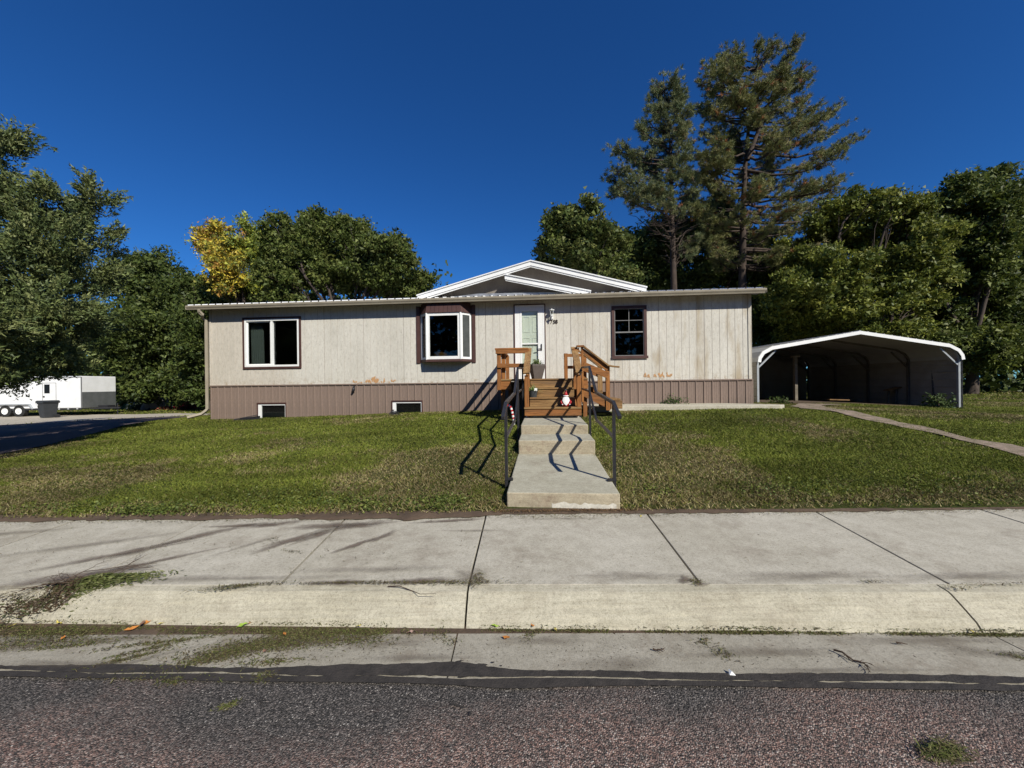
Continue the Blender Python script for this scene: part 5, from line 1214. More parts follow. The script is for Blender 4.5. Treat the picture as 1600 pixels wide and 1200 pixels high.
# ---- pines
pine_bark = mat('pine_bark', (0.075, 0.052, 0.040), (0.035, 0.026, 0.021), 9, 0.9, (1, 1, 0.25), bmp=0.8, fine=40)
def pine(label, seed, Yd, trunk_px, ext, n_br, topp, cols, dead_below, tuftn=9, trunk_r=.3):
    """ext: list of (py, left_px, right_px) crown limits; topp: leader path [(px,py)...]"""
    rng = np.random.default_rng(seed)
    tp = [P(px, py, Yd) for px, py in trunk_px]; bx, by = tp[0].x, Yd; bz = g1(bx, by)
    t = thing('pine_tree', label, 'pine tree', (bx, by, bz))
    pts = [Vector((bx, by, bz - .2))] + tp[1:]
    tr_ = MB(); H = pts[-1].z - bz
    fine = resamp([tuple(p) for p in pts], 26)
    tr_.tube([tuple(p) for p in fine], [trunk_r * max(.06, 1 - .95 * ((p.z - bz) / H)) for p in fine], 9, cap=False)
    ys_ = np.array([e[0] for e in ext]); lf_ = np.array([e[1] for e in ext]); rt_ = np.array([e[2] for e in ext])
    def trunk_at(z):
        for a, b_ in zip(fine[:-1], fine[1:]):
            if a.z <= z <= b_.z: return a.lerp(b_, (z - a.z) / max(1e-6, b_.z - a.z))
        return fine[-1] if z > fine[-1].z else fine[0]
    tufts = []; tips = []
    ymin, ymax = ys_[0], ys_[-1]
    for i in range(n_br):
        py = ymin + (ymax - ymin) * ((i + rng.random()) / n_br) ** .95
        l = np.interp(py, ys_, lf_) + 7; r = np.interp(py, ys_, rt_) - 7
        L1 = P(l, py, Yd); R1 = P(r, py, Yd); zt_ = L1.z
        start_z = zt_ - rng.uniform(.1, .5) * 1.6 - .3
        s_ = trunk_at(max(bz + 2, start_z)); ang = rng.uniform(0, 2 * math.pi)
        ext_x = (R1.x - s_.x) if math.cos(ang) > 0 else (s_.x - L1.x)
        ext_x = max(.5, ext_x); avg = ((R1.x - L1.x) / 2); ln = abs(math.cos(ang)) * ext_x + abs(math.sin(ang)) * max(.5, avg * .9)
        ln *= rng.uniform(.72, 1.0)
        yd_ = math.sin(ang) * ln * .6; kk = (Yd + yd_) / Yd
        end = Vector(((s_.x + math.cos(ang) * ln) * kk, s_.y + yd_, CAMZ + (zt_ - CAMZ + rng.uniform(-.25, .25)) * kk))
        n = 7; bp = []
        for k in range(n + 1):
            q = k / n; p = s_.lerp(end, q); p.z += -.10 * ln * math.sin(math.pi * q) + rng.normal() * .04; p.x += rng.normal() * .05; p.y += rng.normal() * .05; bp.append(p)
        r0 = .018 + .0105 * ln; tr_.tube([tuple(p) for p in bp], [r0 * (1 - k / n) + .012 for k in range(n + 1)], 5, cap=False)
        dead = py > dead_below and rng.random() < .75
        nsub = int(4 + ln * 3.6)
        for k in range(nsub):
            q = rng.uniform(.28, 1.0) ** .8; idx = min(n - 1, int(q * n)); p = bp[idx].lerp(bp[idx + 1], q * n - idx)
            a2 = ang + rng.normal() * .75; sl = rng.uniform(.35, .95) * (1.15 - .4 * q) * (.6 + .12 * ln); e2 = p + Vector((math.cos(a2) * sl, math.sin(a2) * sl, rng.uniform(-.05, .45) * sl + .05))
            tr_.tube([tuple(p), tuple(p.lerp(e2, .5) + Vector((0, 0, -.03))), tuple(e2)], [.016, .011, .006], 4, cap=False)
            if dead: continue
            for m_ in range(rng.integers(4, 6)):
                u_ = rng.uniform(.35, 1.05); tufts.append(tuple(p.lerp(e2, u_) + Vector(rng.normal(size=3) * .11))); tips.append(tuple((e2 - p).normalized() + Vector((0, 0, .5))))
        if not dead: tufts.append(tuple(end)); tips.append((math.cos(ang), math.sin(ang), .5))
    if topp:
        fk = resamp([tuple(P(a_, b_, Yd - .4)) for a_, b_ in topp], 12)
        tr_.tube([tuple(p) for p in fk], [.13 * (1 - .9 * k / 12) for k in range(13)], 6, cap=False)
        for i in range(34):
            q = rng.uniform(.25, 1.0); p = fk[int(q * 12)]; ang = rng.uniform(0, 6.28); ln = rng.uniform(.5, 1.5) * (1.25 - q); e2 = p + Vector((math.cos(ang) * ln, math.sin(ang) * ln, ln * rng.uniform(.1, .6)))
            tr_.tube([tuple(p), tuple(p.lerp(e2, .5) + Vector((0, 0, -.04))), tuple(e2)], [.03, .018, .008], 4, cap=False)
            for m_ in range(int(5 + 6 * ln)):
                tufts.append(tuple(p.lerp(e2, rng.uniform(.3, 1.05)) + Vector(rng.normal(size=3) * .12))); tips.append(tuple((e2 - p).normalized() + Vector((0, 0, .5))))
    for p in fine[-3:]:
        for k in range(6): tufts.append(tuple(Vector(p) + Vector(rng.normal(size=3) * .15))); tips.append((0, 0, 1))
    tr_.v = [(x_ - bx, y_ - by, z_ - bz) for x_, y_, z_ in tr_.v]
    tr_.build('trunk', pine_bark, t, smooth=True)
    T_ = np.array(tufts); D_ = unit(np.array(tips)); N = len(T_); nn = 30
    C = np.repeat(T_, nn, 0); Dd = unit(np.repeat(D_, nn, 0) * .75 + rng.normal(size=(N * nn, 3)) * .62); ln = rng.uniform(.13, .25, N * nn)[:, None]
    w_ = unit(np.cross(Dd, rng.normal(size=Dd.shape))) * .011; b0 = C + rng.normal(size=C.shape) * .03
    V = np.stack([b0 - w_, b0 + w_, b0 + Dd * ln + w_ * .4], 1).reshape(-1, 3) - np.array([bx, by, bz])
    pal = np.array(cols); ci = rng.choice(len(pal), size=N, p=[.34, .3, .26, .07, .03]); CC = np.repeat(pal[ci], nn, 0) * rng.uniform(.75, 1.35, (N * nn, 1))
    np_mesh('crown', V, 3, needle_mat, CC, t); print('pine', N * nn); return t
PC = [(.18, .185, .06), (.13, .145, .05), (.23, .22, .08), (.23, .19, .085), (.34, .15, .06)]
PC2 = [(.145, .165, .065), (.11, .135, .06), (.19, .20, .085), (.21, .205, .09), (.22, .15, .07)]
pine('tallest pine with leaning top and ragged crown behind the right end of the roof', 41, 21.5, [(1163, 640), (1160, 450), (1161, 330), (1166, 230), (1178, 140), (1186, 78)],
     [(72, 1140, 1200), (88, 1112, 1215), (108, 1100, 1250), (130, 1085, 1265), (150, 1080, 1275), (170, 1085, 1285), (192, 1092, 1310), (212, 1096, 1338), (240, 1088, 1345), (262, 1092, 1340), (285, 1090, 1335), (300, 1080, 1310), (318, 1075, 1330), (345, 1105, 1300), (370, 1110, 1290), (410, 1120, 1260)], 120, [(1168, 250), (1192, 185), (1218, 120), (1236, 80), (1246, 56)], PC, 400)
pine('slimmer pine with sparse dead lower branches, left of the tallest pine', 42, 20.5, [(1055, 640), (1053, 450), (1050, 330), (1048, 230), (1040, 160), (1036, 116)],
     [(118, 1024, 1050), (135, 1016, 1062), (155, 1012, 1072), (170, 984, 1074), (200, 984, 1074), (215, 998, 1078), (235, 948, 1082), (255, 975, 1084), (285, 944, 1080), (305, 960, 1085), (330, 985, 1080), (365, 958, 1075), (400, 985, 1070)], 95, None, PC2, 318, trunk_r=.24)
# leaning leader of the tallest pine
rng = np.random.default_rng(5)

# ---- juniper in the left foreground
def juniper(label, base, lobes, n, seed):
    rng = np.random.default_rng(seed); bx, by = base; bz = g1(bx, by); t = thing('juniper_tree', label, 'juniper', (bx, by, bz))
    tw = MB(); limb_tube(tw, (bx, by, bz - .2), (bx + .1, by, bz + 8.0), .30, .05, rng, 9, 0, 9)
    V = []; CC = []
    pal = np.array([(.082, .106, .036), (.112, .134, .044), (.062, .084, .03), (.14, .155, .058)])
    vol = np.array([(l[3] * l[4]) ** .9 for l in lobes]); vol /= vol.sum()
    for (c, fr) in zip(lobes, vol):
        x_, y_, z_, rx, rz = c; cen = np.array([x_, y_, z_])
        limb_tube(tw, (bx, by, max(bz + .6, z_ - rz * .8)), cen, .09, .02, rng, 7, -.1, 6)
        nc = int(n * fr / 60); nbg = max(7, int(7 * (rx * rz) ** .5 + 5)); bd_ = unit(rng.normal(size=(nbg, 3))); br_ = rng.uniform(.5, .9, nbg); bs_ = rng.uniform(.22, .38, nbg)
        wi = bs_ ** 2 / (bs_ ** 2).sum(); wb = rng.choice(nbg, size=nc, p=wi)
        rel = bd_[wb] * br_[wb][:, None] + unit(rng.normal(size=(nc, 3))) * (rng.random((nc, 1)) ** .4) * bs_[wb][:, None]
        core = rng.random(nc) < .2; rel[core] = unit(rng.normal(size=(core.sum(), 3))) * rng.uniform(.1, .75, (core.sum(), 1))
        dirs = unit(rel); cc = cen + rel * np.array([rx, rx, rz])
        ax = unit(dirs * np.array([1, 1, .2]) * 1.1 + np.array([0, 0, .55]) + rng.normal(size=dirs.shape) * .3); L = rng.uniform(.28, .6, nc)
        per = 60; A = np.repeat(ax, per, 0); s_ = rng.random((nc * per, 1)); LL = np.repeat(L, per)[:, None]
        pts = np.repeat(cc, per, 0) + A * (s_ - .3) * LL + rng.normal(size=(nc * per, 3)) * .075 * (1.1 - s_ * .95)
        dm = unit(A * .9 + rng.normal(size=A.shape) * .55); ln = rng.uniform(.045, .10, nc * per)[:, None]
        w_ = unit(np.cross(dm, rng.normal(size=dm.shape))) * .017
        V.append(np.stack([pts - w_, pts + w_, pts + dm * ln], 1).reshape(-1, 3))
        CC.append(np.repeat(pal[rng.integers(4, size=nc)], per, 0) * rng.uniform(.75, 1.3, (nc * per, 1)) * (1 + .35 * s_))
    tw.v = [(a - bx, b_ - by, c - bz) for a, b_, c in tw.v]; tw.build('trunk', bark_grey, t, smooth=True)
    V = np.concatenate(V) - np.array([bx, by, bz]); np_mesh('crown', V, 3, needle_mat, np.concatenate(CC), t); return t
def JL(px, py, Y, rx, ry):
    Y -= 1.2; p = P(px, py, Y); return (p.x, p.y, p.z, rx * .84 / F * Y, ry * .84 / F * Y)
jl = [JL(22, 215, 9.6, 22, 40), JL(0, 260, 9.4, 40, 60), JL(150, 320, 10.2, 34, 42), JL(95, 325, 9.6, 55, 50), JL(40, 330, 9.2, 50, 50), JL(150, 380, 10.3, 45, 45), JL(90, 400, 9.4, 75, 60), JL(20, 410, 8.8, 70, 70), JL(150, 440, 10, 42, 45), JL(60, 480, 8.8, 70, 50), JL(128, 500, 9.6, 42, 45), JL(15, 540, 8.6, 60, 50), JL(85, 545, 9.2, 40, 35), JL(30, 585, 9.0, 40, 28),
      JL(-60, 300, 9.2, 90, 90), JL(-80, 450, 8.8, 100, 90), JL(-60, 560, 8.4, 80, 60), JL(-180, 350, 9, 120, 130), JL(-200, 500, 8.6, 130, 100), JL(-120, 200, 9.6, 90, 90), JL(-200, 80, 9.8, 90, 120),
      (-9.45, 6.9, 2.15, .9, .75), (-9.0, 5.6, 2.1, .8, .8), (-9.1, 6.3, 2.6, .7, .7), (-10.2, 8.0, 2.3, .8, .7), (-10.6, 6.6, 2.1, 1.1, .9), (-11.6, 6.3, 2.8, 1.4, 1.3), (-12.5, 5.8, 3.4, 1.6, 1.6), (-14.5, 8.5, 5, 2, 3), (-13.5, 10.5, 4, 2.2, 2.4), (-15.5, 7.5, 4, 2, 2.5)]
juniper('large olive green juniper at the left edge, its low boughs hanging before the trailer', (-12.6, 7.4), jl, 420000, 51)

# ---- distant woods (reads as one mass)
def woods(name, segs, n, size, seed):
    rng = np.random.default_rng(seed); V = []; CC = []; pal = np.array(DG)
    tot = sum(abs(s_[2] - s_[0]) for s_ in segs)
    for (px0, top0, px1, top1, Y) in segs:
        m_ = int(n * abs(px1 - px0) / tot / 20); u = rng.random(m_); px = px0 + (px1 - px0) * u; tp_ = top0 + (top1 - top0) * u + 22 * np.sin(px * .06) + 12 * np.sin(px * .17 + 1)
        py = tp_ + (650 - tp_) * rng.random(m_) ** 1.1; yy = Y + rng.uniform(-3, 3, m_)
        c = np.array([P(a, b_, y) for a, b_, y in zip(px, py, yy)]); pts = np.repeat(c, 20, 0) + rng.normal(size=(m_ * 20, 3)) * np.array([.8, .8, .55])
        dm = unit(rng.normal(size=pts.shape)); sz = size * rng.uniform(.7, 1.3, len(pts)); V.append(leaf_quads(pts, dm, sz * .45, sz * .6, rng)); CC.append(np.repeat(pal[rng.integers(4, size=m_)], 20, 0) * rng.uniform(.7, 1.25, (len(pts), 1)))
    return np_mesh(name, np.concatenate(V), 4, leaf_mat, np.concatenate(CC))
tag(woods('woodland', [(-250, 480, 330, 560, 40), (330, 560, 1000, 560, 44), (330, 440, 690, 430, 42), (1000, 440, 1250, 460, 36), (1180, 470, 1460, 460, 31), (1400, 440, 1900, 440, 32)], 72000, .42, 61), kind='stuff')
opp = woods('woodland_across_the_street', [(-900, 340, 2500, 340, 30)], 26000, .9, 62)
opp.location.y = 0; opp.rotation_euler = (0, 0, math.pi); tag(opp, kind='stuff')
# extra trunks inside the wood are part of its edge: one dead stick tree in view
# ---- lower undergrowth trees behind carport
tree('shaded_tree', 'dark leafy tree directly behind the carport roof', 'tree', bxy(1240, 24), 24, [(1200, 470, 40, 45), (1240, 440, 45, 45), (1220, 520, 50, 40), (1280, 500, 50, 40), (1200, 420, 30, 30)], 19000, .22, DG, 71, clump=.36)

# background garden left
wc = thing('garden_chair', 'small white plastic garden chair on the far grass left of the house', 'chair', (P(207, 640, 31).x, 31, g1(P(207, 640, 31).x, 31)), .3)
MB().box(-.25, .25, -.25, .25, .40, .45).build('seat', white, wc); MB().box(-.25, .25, .22, .26, .45, .95).build('backrest', white, wc)
for a in (-1, 1):
    for b_ in (-1, 1): MB().box(a * .22 - .03, a * .22 + .03, b_ * .22 - .03, b_ * .22 + .03, 0, .4).build('leg', white, wc)
def shrub(name, label, cat, x_, y_, r, h_, cols, seed, n=1400, size=.07, m=None, flat=1.0):
    rng = np.random.default_rng(seed); z_ = g1(x_, y_); t = thing(name, label, cat, (x_, y_, z_))
    d_ = unit(rng.normal(size=(n, 3))); d_[:, 2] = np.abs(d_[:, 2]); pts = d_ * (rng.uniform(.45, 1.05, (n, 1)) * (1 + .25 * np.sin(d_[:, :1] * 6 + seed))) * np.array([r, r, h_])
    sz = size * rng.uniform(.7, 1.3, n); np_mesh('foliage', leaf_quads(pts, unit(rng.normal(size=pts.shape)), sz * .4, sz * .6, rng), 4, leaf_mat, np.array(cols)[rng.integers(len(cols), size=n)] * rng.uniform(.75, 1.25, (n, 1)), t)
    st = MB()
    for k in range(6): a = k * 1.05; st.tube([(0, 0, 0), (r * .4 * math.cos(a), r * .4 * math.sin(a), h_ * .7)], [.015, .006], 4)
    st.build('stem', bark, t); return t
shrub('shrub', 'bluish green shrub beside the white garden chair', 'shrub', P(226, 640, 31).x, 31, .9, .8, [(.05, .08, .05), (.07, .10, .06)], 81, size=.12)
shrub('flowering_shrub', 'low bush with red flowers in the far garden near the house corner', 'shrub', P(293, 640, 30).x, 30, .7, .6, [(.35, .03, .05), (.25, .03, .04), (.06, .09, .03)], 82, size=.11)
shrub('flowering_shrub', 'patch of pink and orange flowers beside the garden boulder', 'shrub', P(262, 641, 30).x, 30, .8, .3, [(.40, .16, .12), (.45, .12, .08), (.08, .11, .03)], 83, size=.10, n=700)
rockm = mat('pale_boulder', (.32, .29, .26), (.22, .2, .18), 3, .9, bmp=.8)
def rock(label, x_, y_, s, seed):
    bm = bmesh.new(); bmesh.ops.create_icosphere(bm, subdivisions=3, radius=1)
    for v in bm.verts: v.co *= 1 + .28 * noise.noise(v.co * 1.3 + Vector((seed, 0, 0))); v.co.x *= s[0]; v.co.y *= s[1]; v.co.z *= s[2]
    me = bpy.data.meshes.new('boulder'); bm.to_mesh(me); bm.free(); me.materials.append(rockm); o = bpy.data.objects.new('boulder', me); COL.objects.link(o); o.location = (x_, y_, g1(x_, y_) + s[2] * .4); tag(o, label, 'boulder')
rock('pale grey boulder in the far garden between the shrubs', P(244, 640, 30.5).x, 30.5, (1.0, .7, .75), 3)

# ------------------------------------------------------------------ weeds and plants
shrub('weed', 'green weeds growing at the foot of the skirting right of the porch', 'weed', *hw(hp(1052, 630, -.15)[0], -.15)[:2], .38, .30, [(.07, .11, .03), (.05, .09, .02)], 91, n=420, size=.04)
shrub('weed', 'small tuft of weeds at the skirting just right of the side stairs', 'weed', *hw(hp(972, 630, -.2)[0], -.2)[:2], .12, .12, [(.07, .11, .03)], 92, n=150, size=.03)
shrub('weed', 'leafy weed at the foot of the right front post of the carport', 'weed', P(1468, 640, 11.3).x, 11.3, .35, .45, [(.05, .08, .025), (.08, .11, .035)], 93, n=420, size=.07)
shrub('weed', 'leafy weed at the foot of the left front post of the carport', 'weed', P(1218, 640, 11.3).x, 11.3, .3, .22, [(.06, .09, .02)], 94, n=260, size=.05)

# ------------------------------------------------------------------ grass
def dry(X, Y):
    n1 = vnoise(X, Y, .7, 1); n2 = vnoise(X, Y, 2.3, 2); n3 = vnoise(X, Y, 7, 3)
    d_ = .5 * n1 + .32 * n2 + .18 * n3
    d_ = d_ + .36 * np.exp(-((X + .95) / .9) ** 2 - ((Y - 5.6) / 1.2) ** 2) + .32 * np.exp(-((X - 2.2) / 1.1) ** 2 - ((Y - 5.4) / 1.0) ** 2) + .34 * np.exp(-((Y - 4.05) / .30) ** 2) * (.5 + vnoise(X, Y, 1.9, 21))
    return d_
def grass(name, n, area, h0, seed, wmul=1.0, excl=None):
    rng = np.random.default_rng(seed); x0, x1, y0, y1 = area
    # denser towards the street, where single blades can be seen
    u = rng.random(n); Y = y0 * (y1 / y0) ** u; X = rng.uniform(-1, 1, n) * 1.42 * Y; far_ = rng.random(n) < .13; X = np.where(far_, np.sign(X) * rng.uniform(1.42, 2.6, n) * Y, X); X = np.where(X < x0, x0 + rng.random(n) * .5, X)
    ok = (X > x0) & (X < x1)
    xh, yh = wh(X, Y)
    ok &= ~((xh > XL - .05) & (xh < XR + .05) & (yh > -.05)); ok &= ~((np.abs(xh - WX) < .60) & (yh < -2.9) & (yh > -6.95))
    ok &= ~((xh > dx0_) & (xh < 2.7) & (yh > -2.2)); ok &= ~((xh > 1.9) & (xh < 6.7) & (yh > -1.25))
    ok &= ~inside(DRIVE, X, Y) & ~inside(LOT, X, Y); tr__ = inside(TRACK, X, Y); ok &= ~(tr__ & (rng.random(n) < .05 + .95 * vnoise(X, Y, 2.6, 4)))
    ok &= ~((X > CPX0) & (X < CPX1) & (Y > CPY + .3))
    ok &= ~((Y < 4.16 + .10 * vnoise(X, Y, 3, 9)) & (rng.random(n) < .6))
    D = dry(X, Y); bare = (D > .74) & (rng.random(n) < .55); ok &= ~bare
    X, Y, D = X[ok], Y[ok], D[ok]; m_ = len(X); Z = gz(X, Y) + .002
    tall = vnoise(X, Y, 1.7, 6) ; H = h0 * rng.uniform(.5, 1.25, m_) * (.65 + .7 * tall); edge = Y < 4.6; H = np.where(edge, H * 1.25, H)
    w_ = wmul * (.0026 + .0009 * Y) * rng.uniform(.7, 1.3, m_); a = rng.uniform(0, 2 * math.pi, m_); lean = rng.normal(size=(m_, 2)) * .8
    s_ = np.stack([np.cos(a), np.sin(a), np.zeros(m_)], 1) * w_[:, None]; b0 = np.stack([X, Y, Z], 1); tip = b0 + np.stack([lean[:, 0] * H, lean[:, 1] * H, H * .85], 1)
    V = np.stack([b0 - s_, b0 + s_, tip], 1).reshape(-1, 3)
    gcol = np.array([(.15, .17, .028), (.12, .15, .024), (.18, .19, .036), (.10, .125, .022)]); dcol = np.array([(.26, .215, .10), (.20, .155, .07), (.15, .115, .05), (.34, .29, .15)])
    pd = np.clip((D - .49) * 3.4 + .06, .03, .8); isd = rng.random(m_) < pd
    C = np.where(isd[:, None], dcol[rng.integers(4, size=m_)], gcol[rng.integers(4, size=m_)]) * rng.uniform(.7, 1.3, (m_, 1)) * (.52 + .5 * vnoise(X, Y * 1.6, 1.1, 12) + .46 * vnoise(X * .35, Y * 2.0, 1.5, 13))[:, None]
    o = np_mesh(name, V, 3, grass_mat, C); o['kind'] = 'stuff'; print(name, m_); return o
grass('lawn_grass', 760000, (-16, 22, 4.07, 17), .034, 101)
grass('far_grass', 60000, (-40, 40, 16, 40), .09, 102, 1.3)
# broad-leaved clover and weeds along the sidewalk edge
def clover(name, n, spots, seed, cols, size):
    rng = np.random.default_rng(seed); V = []; C = []
    for (cx, cy, rx, ry, k) in spots:
        m_ = int(n * k); X = cx + rng.normal(size=m_) * rx; Y = np.maximum(cy + rng.normal(size=m_) * ry, 4.0); xh, yh = wh(X, Y); ok = ~((np.abs(xh - WX) < .62) & (yh > -6.95)); X, Y = X[ok], Y[ok]; m_ = len(X)
        Z = gz(X, np.maximum(Y, 4.05)) + rng.uniform(.015, .065, m_); pts = np.stack([X, Y, Z], 1); dm = unit(rng.normal(size=pts.shape) * np.array([1, 1, .35])); sz = size * rng.uniform(.6, 1.4, m_)
        V.append(leaf_quads(pts, dm, sz * .45, sz * .55, rng)); C.append(np.array(cols)[rng.integers(len(cols), size=m_)] * rng.uniform(.7, 1.25, (m_, 1)))
    o = np_mesh(name, np.concatenate(V), 4, leaf_mat, np.concatenate(C)); o['kind'] = 'stuff'; return o
sp = [(-3.9, 4.22, .35, .08, 3), (-3.95, 4.16, .15, .04, 2), (-5.0, 4.3, .4, .1, 2), (-1.7, 4.3, .6, .1, 4), (-.75, 4.3, .18, .1, 3.2), (-2.6, 4.5, .6, .2, 3), (3.2, 4.5, .35, .15, 3), (5, 4.5, .8, .2, 3), (1.7, 4.5, .2, .1, 1), (.0, 6.3, .05, .3, .4), (1.6, 6.6, .08, .3, .6), (-.1, 6.9, .1, .5, 1)]
clover('broadleaf_weeds', 240, sp, 103, [(.12, .15, .03), (.10, .13, .03), (.17, .19, .045), (.07, .10, .02)], .022)
# bare soil rim along the sidewalk edge, spilling on to it
def soil_edge():
    mb = MB(); xs_ = np.arange(-9, 9, .05)
    for x_ in xs_:
        x_ = float(x_); c = 4.02 - .05 * abs(noise.noise((x_ * 1.5, 3, 0))) - .05 * max(0, noise.noise((x_ * 6, 8, 0)))
        if -2.2 < x_ < -.3: c -= .05
        if x_ < -.3: c -= .09 * max(0, noise.noise((x_ * 2.3, 18, 0))) + .03 * noise.noise((x_ * 9, 18, 0))
        if x_ > 1.2: c -= .03 * noise.noise((x_ * 7, 28, 0))
        if -.1 < x_ < 1.2: c = 4.03 + .02 * noise.noise((x_ * 6, 8, 0))
        nr = -.12 < x_ < 1.22; q_ = .006 * noise.noise((x_ * 9, 1, 1))
        mb.v += [(x_, c, .1815), (x_, c + .03, .190 if nr else .19), (x_, 4.16, .200 if nr else .196 + q_), (x_, 4.32, .18 if nr else .17)]
    for i in range(len(xs_) - 1):
        for k in range(3): a = i * 4 + k; mb.f.append((a, a + 4, a + 5, a + 1)); mb.mi.append(0)
    o = mb.build('soil_edge', dirt_mat, smooth=True); o['kind'] = 'structure'
soil_edge()

# litter of clippings and crumbs: flat slivers strewn on the concrete
def litter(name, spots, seed, cols, ln=(.008, .03), w_=.0022, zf=None, lift=.004, tri=True):
    """spots: (x, y, rx, ry, angle, count)"""
    rng = np.random.default_rng(seed); V = []; C = []
    for (cx, cy, rx, ry, an, k) in spots:
        a = rng.normal(size=k) * rx; b_ = rng.normal(size=k) * ry; X = cx + a * math.cos(an) - b_ * math.sin(an); Y = cy + a * math.sin(an) + b_ * math.cos(an)
        Z = zf(X, Y) + rng.uniform(.001, lift, k); dm = unit(np.stack([rng.normal(size=k), rng.normal(size=k) * .7, rng.normal(size=k) * .22], 1)); L = rng.uniform(ln[0], ln[1], k)[:, None]
        s_ = unit(np.cross(dm, np.array([[0, 0, 1.0]]) + rng.normal(size=dm.shape) * .3)) * w_ * rng.uniform(.6, 1.6, (k, 1)); c0 = np.stack([X, Y, Z], 1)
        V.append(np.stack([c0 - dm * L - s_ * .3, c0 + s_, c0 + dm * L, c0 - s_], 1).reshape(-1, 3)); C.append(np.array(cols)[rng.integers(len(cols), size=k)] * rng.uniform(.7, 1.3, (k, 1)))
    o = np_mesh(name, np.concatenate(V), 4, grass_mat, np.concatenate(C)); o['kind'] = 'stuff'; return o
def gutz(X, Y):
    t = np.clip((Y - L_asph(X)) / (L_curbf(X) - L_asph(X)), 0, 1); return np.where(Y > L_curbf(X), (Y - L_curbf(X)) * .9, .004 - .016 * t) + .0
BR = [(.10, .075, .04), (.14, .11, .055), (.07, .05, .03), (.12, .13, .04), (.18, .16, .07)]
GN = [(.09, .11, .03), (.13, .15, .04), (.17, .16, .07), (.10, .08, .04)]
S = []
for px in np.arange(-30, 700, 9):     # thick drift along the curb foot on the left
    q = G(px, 975 + (px / 1600) * 14 + 2, 0.0); k = 190 if px < 220 or 400 < px < 640 else 90; k = 30 if 610 < px else k; wv = .5 + noise.noise((q.x * 1.9, 3, 7)) + .4 * noise.noise((q.x * 6, 3, 7)); S.append((q.x, L_curbf(q.x) - .02 - .04 * max(0, wv), .02, .010 + .028 * max(0, wv), 0, int(k * (.4 + max(0, wv)))))
for px in np.arange(760, 1620, 9):
    q = G(px, 985, 0.0); k = int(34 * (1 + .9 * math.sin(px * .05) + .6 * math.sin(px * .021 + 2))); k = max(k, 6)
    if 1080 < px < 1230 or px > 1500: k += 60
    S.append((q.x, L_curbf(q.x) - .012, .02, .009, 0, k))
for (px, py, rx, ry, an, k) in [(400, 1010, .22, .05, .25, 2600), (340, 1025, .14, .03, .5, 900), (470, 1000, .22, .05, .1, 1700), (560, 1000, .12, .03, 0, 500), (200, 1030, .10, .012, .5, 420), (230, 1015, .10, .01, .45, 300), (250, 1003, .18, .012, .2, 500), (40, 1005, .2, .03, .1, 900), (100, 1010, .12, .012, .15, 300), (20, 990, .15, .03, 0, 900), (160, 1000, .3, .02, .1, 350), (420, 1035, .1, .02, .1, 350), (1130, 1020, .04, .03, -.6, 120), (1100, 1000, .03, .02, .3, 80), (1590, 1025, .06, .015, -.2, 160), (270, 1068, .05, .02, 0, 130), (230, 1062, .3, .012, 0, 130), (830, 990, .05, .02, .8, 110), (700, 1000, .02, .05, 1.2, 60), (410, 1060, .04, .02, 0, 220)]:
    q = G(px, py, 0.0); S.append((q.x, q.y, rx, ry, an, k))
litter('gutter_clippings', S, 201, BR + GN, (.004, .017), .0018, gutz, .012)
S = [(0, 2.25, 2.2, .12, 0, 900), (0, 1.6, 2.2, .3, 0, 110)]
litter('gutter_crumbs', S, 202, [(.08, .06, .045), (.05, .04, .03), (.12, .10, .06)], (.003, .010), .0016, gutz, .003)
def wz(X, Y): return walkz(X, Y) + .001
S = []
for (px, py, rx, ry, an, k) in [(560, 910, .3, .012, 0, 500), (690, 910, .25, .014, 0, 500), (745, 905, .05, .03, 1.4, 260), (380, 914, .15, .012, .15, 380), (360, 918, .1, .01, .2, 200), (1000, 700, .01, .01, 0, 5), (455, 862, .05, .01, -.3, 60), (425, 845, .05, .03, -.7, 60), (1365, 908, .05, .012, 0, 60), (1560, 912, .2, .01, 0, 120), (1500, 918, .06, .012, 0, 70), (0, 930, .3, .02, 0, 300), (60, 860, .5, .25, 0, 150), (500, 860, 1.0, .2, 0, 260), (1200, 860, 1.2, .3, 0, 140), (1090, 908, .03, .02, 0, 120)]:
    q = G(px, py, 0.17); S.append((q.x, q.y, rx, ry, an, k))
for x_ in np.arange(-5.5, 6, .1): S += [(x_, 3.98, .08, .045, 0, 40 if not (-.1 < x_ < 1.2) else 60), (x_, 4.09, .08, .03, 0, 46)]
litter('sidewalk_clippings', S, 203, BR, (.004, .016), .0018, wz, .006)
litter('step_foot_litter', [(x_, 4.085, .05, .025, 0, 60) for x_ in np.arange(-.15, 1.3, .06)], 204, [(.20, .11, .05), (.13, .08, .045), (.26, .17, .09), (.08, .055, .035)], (.005, .014), .003, lambda X, Y: .198 + 0 * X, .008)

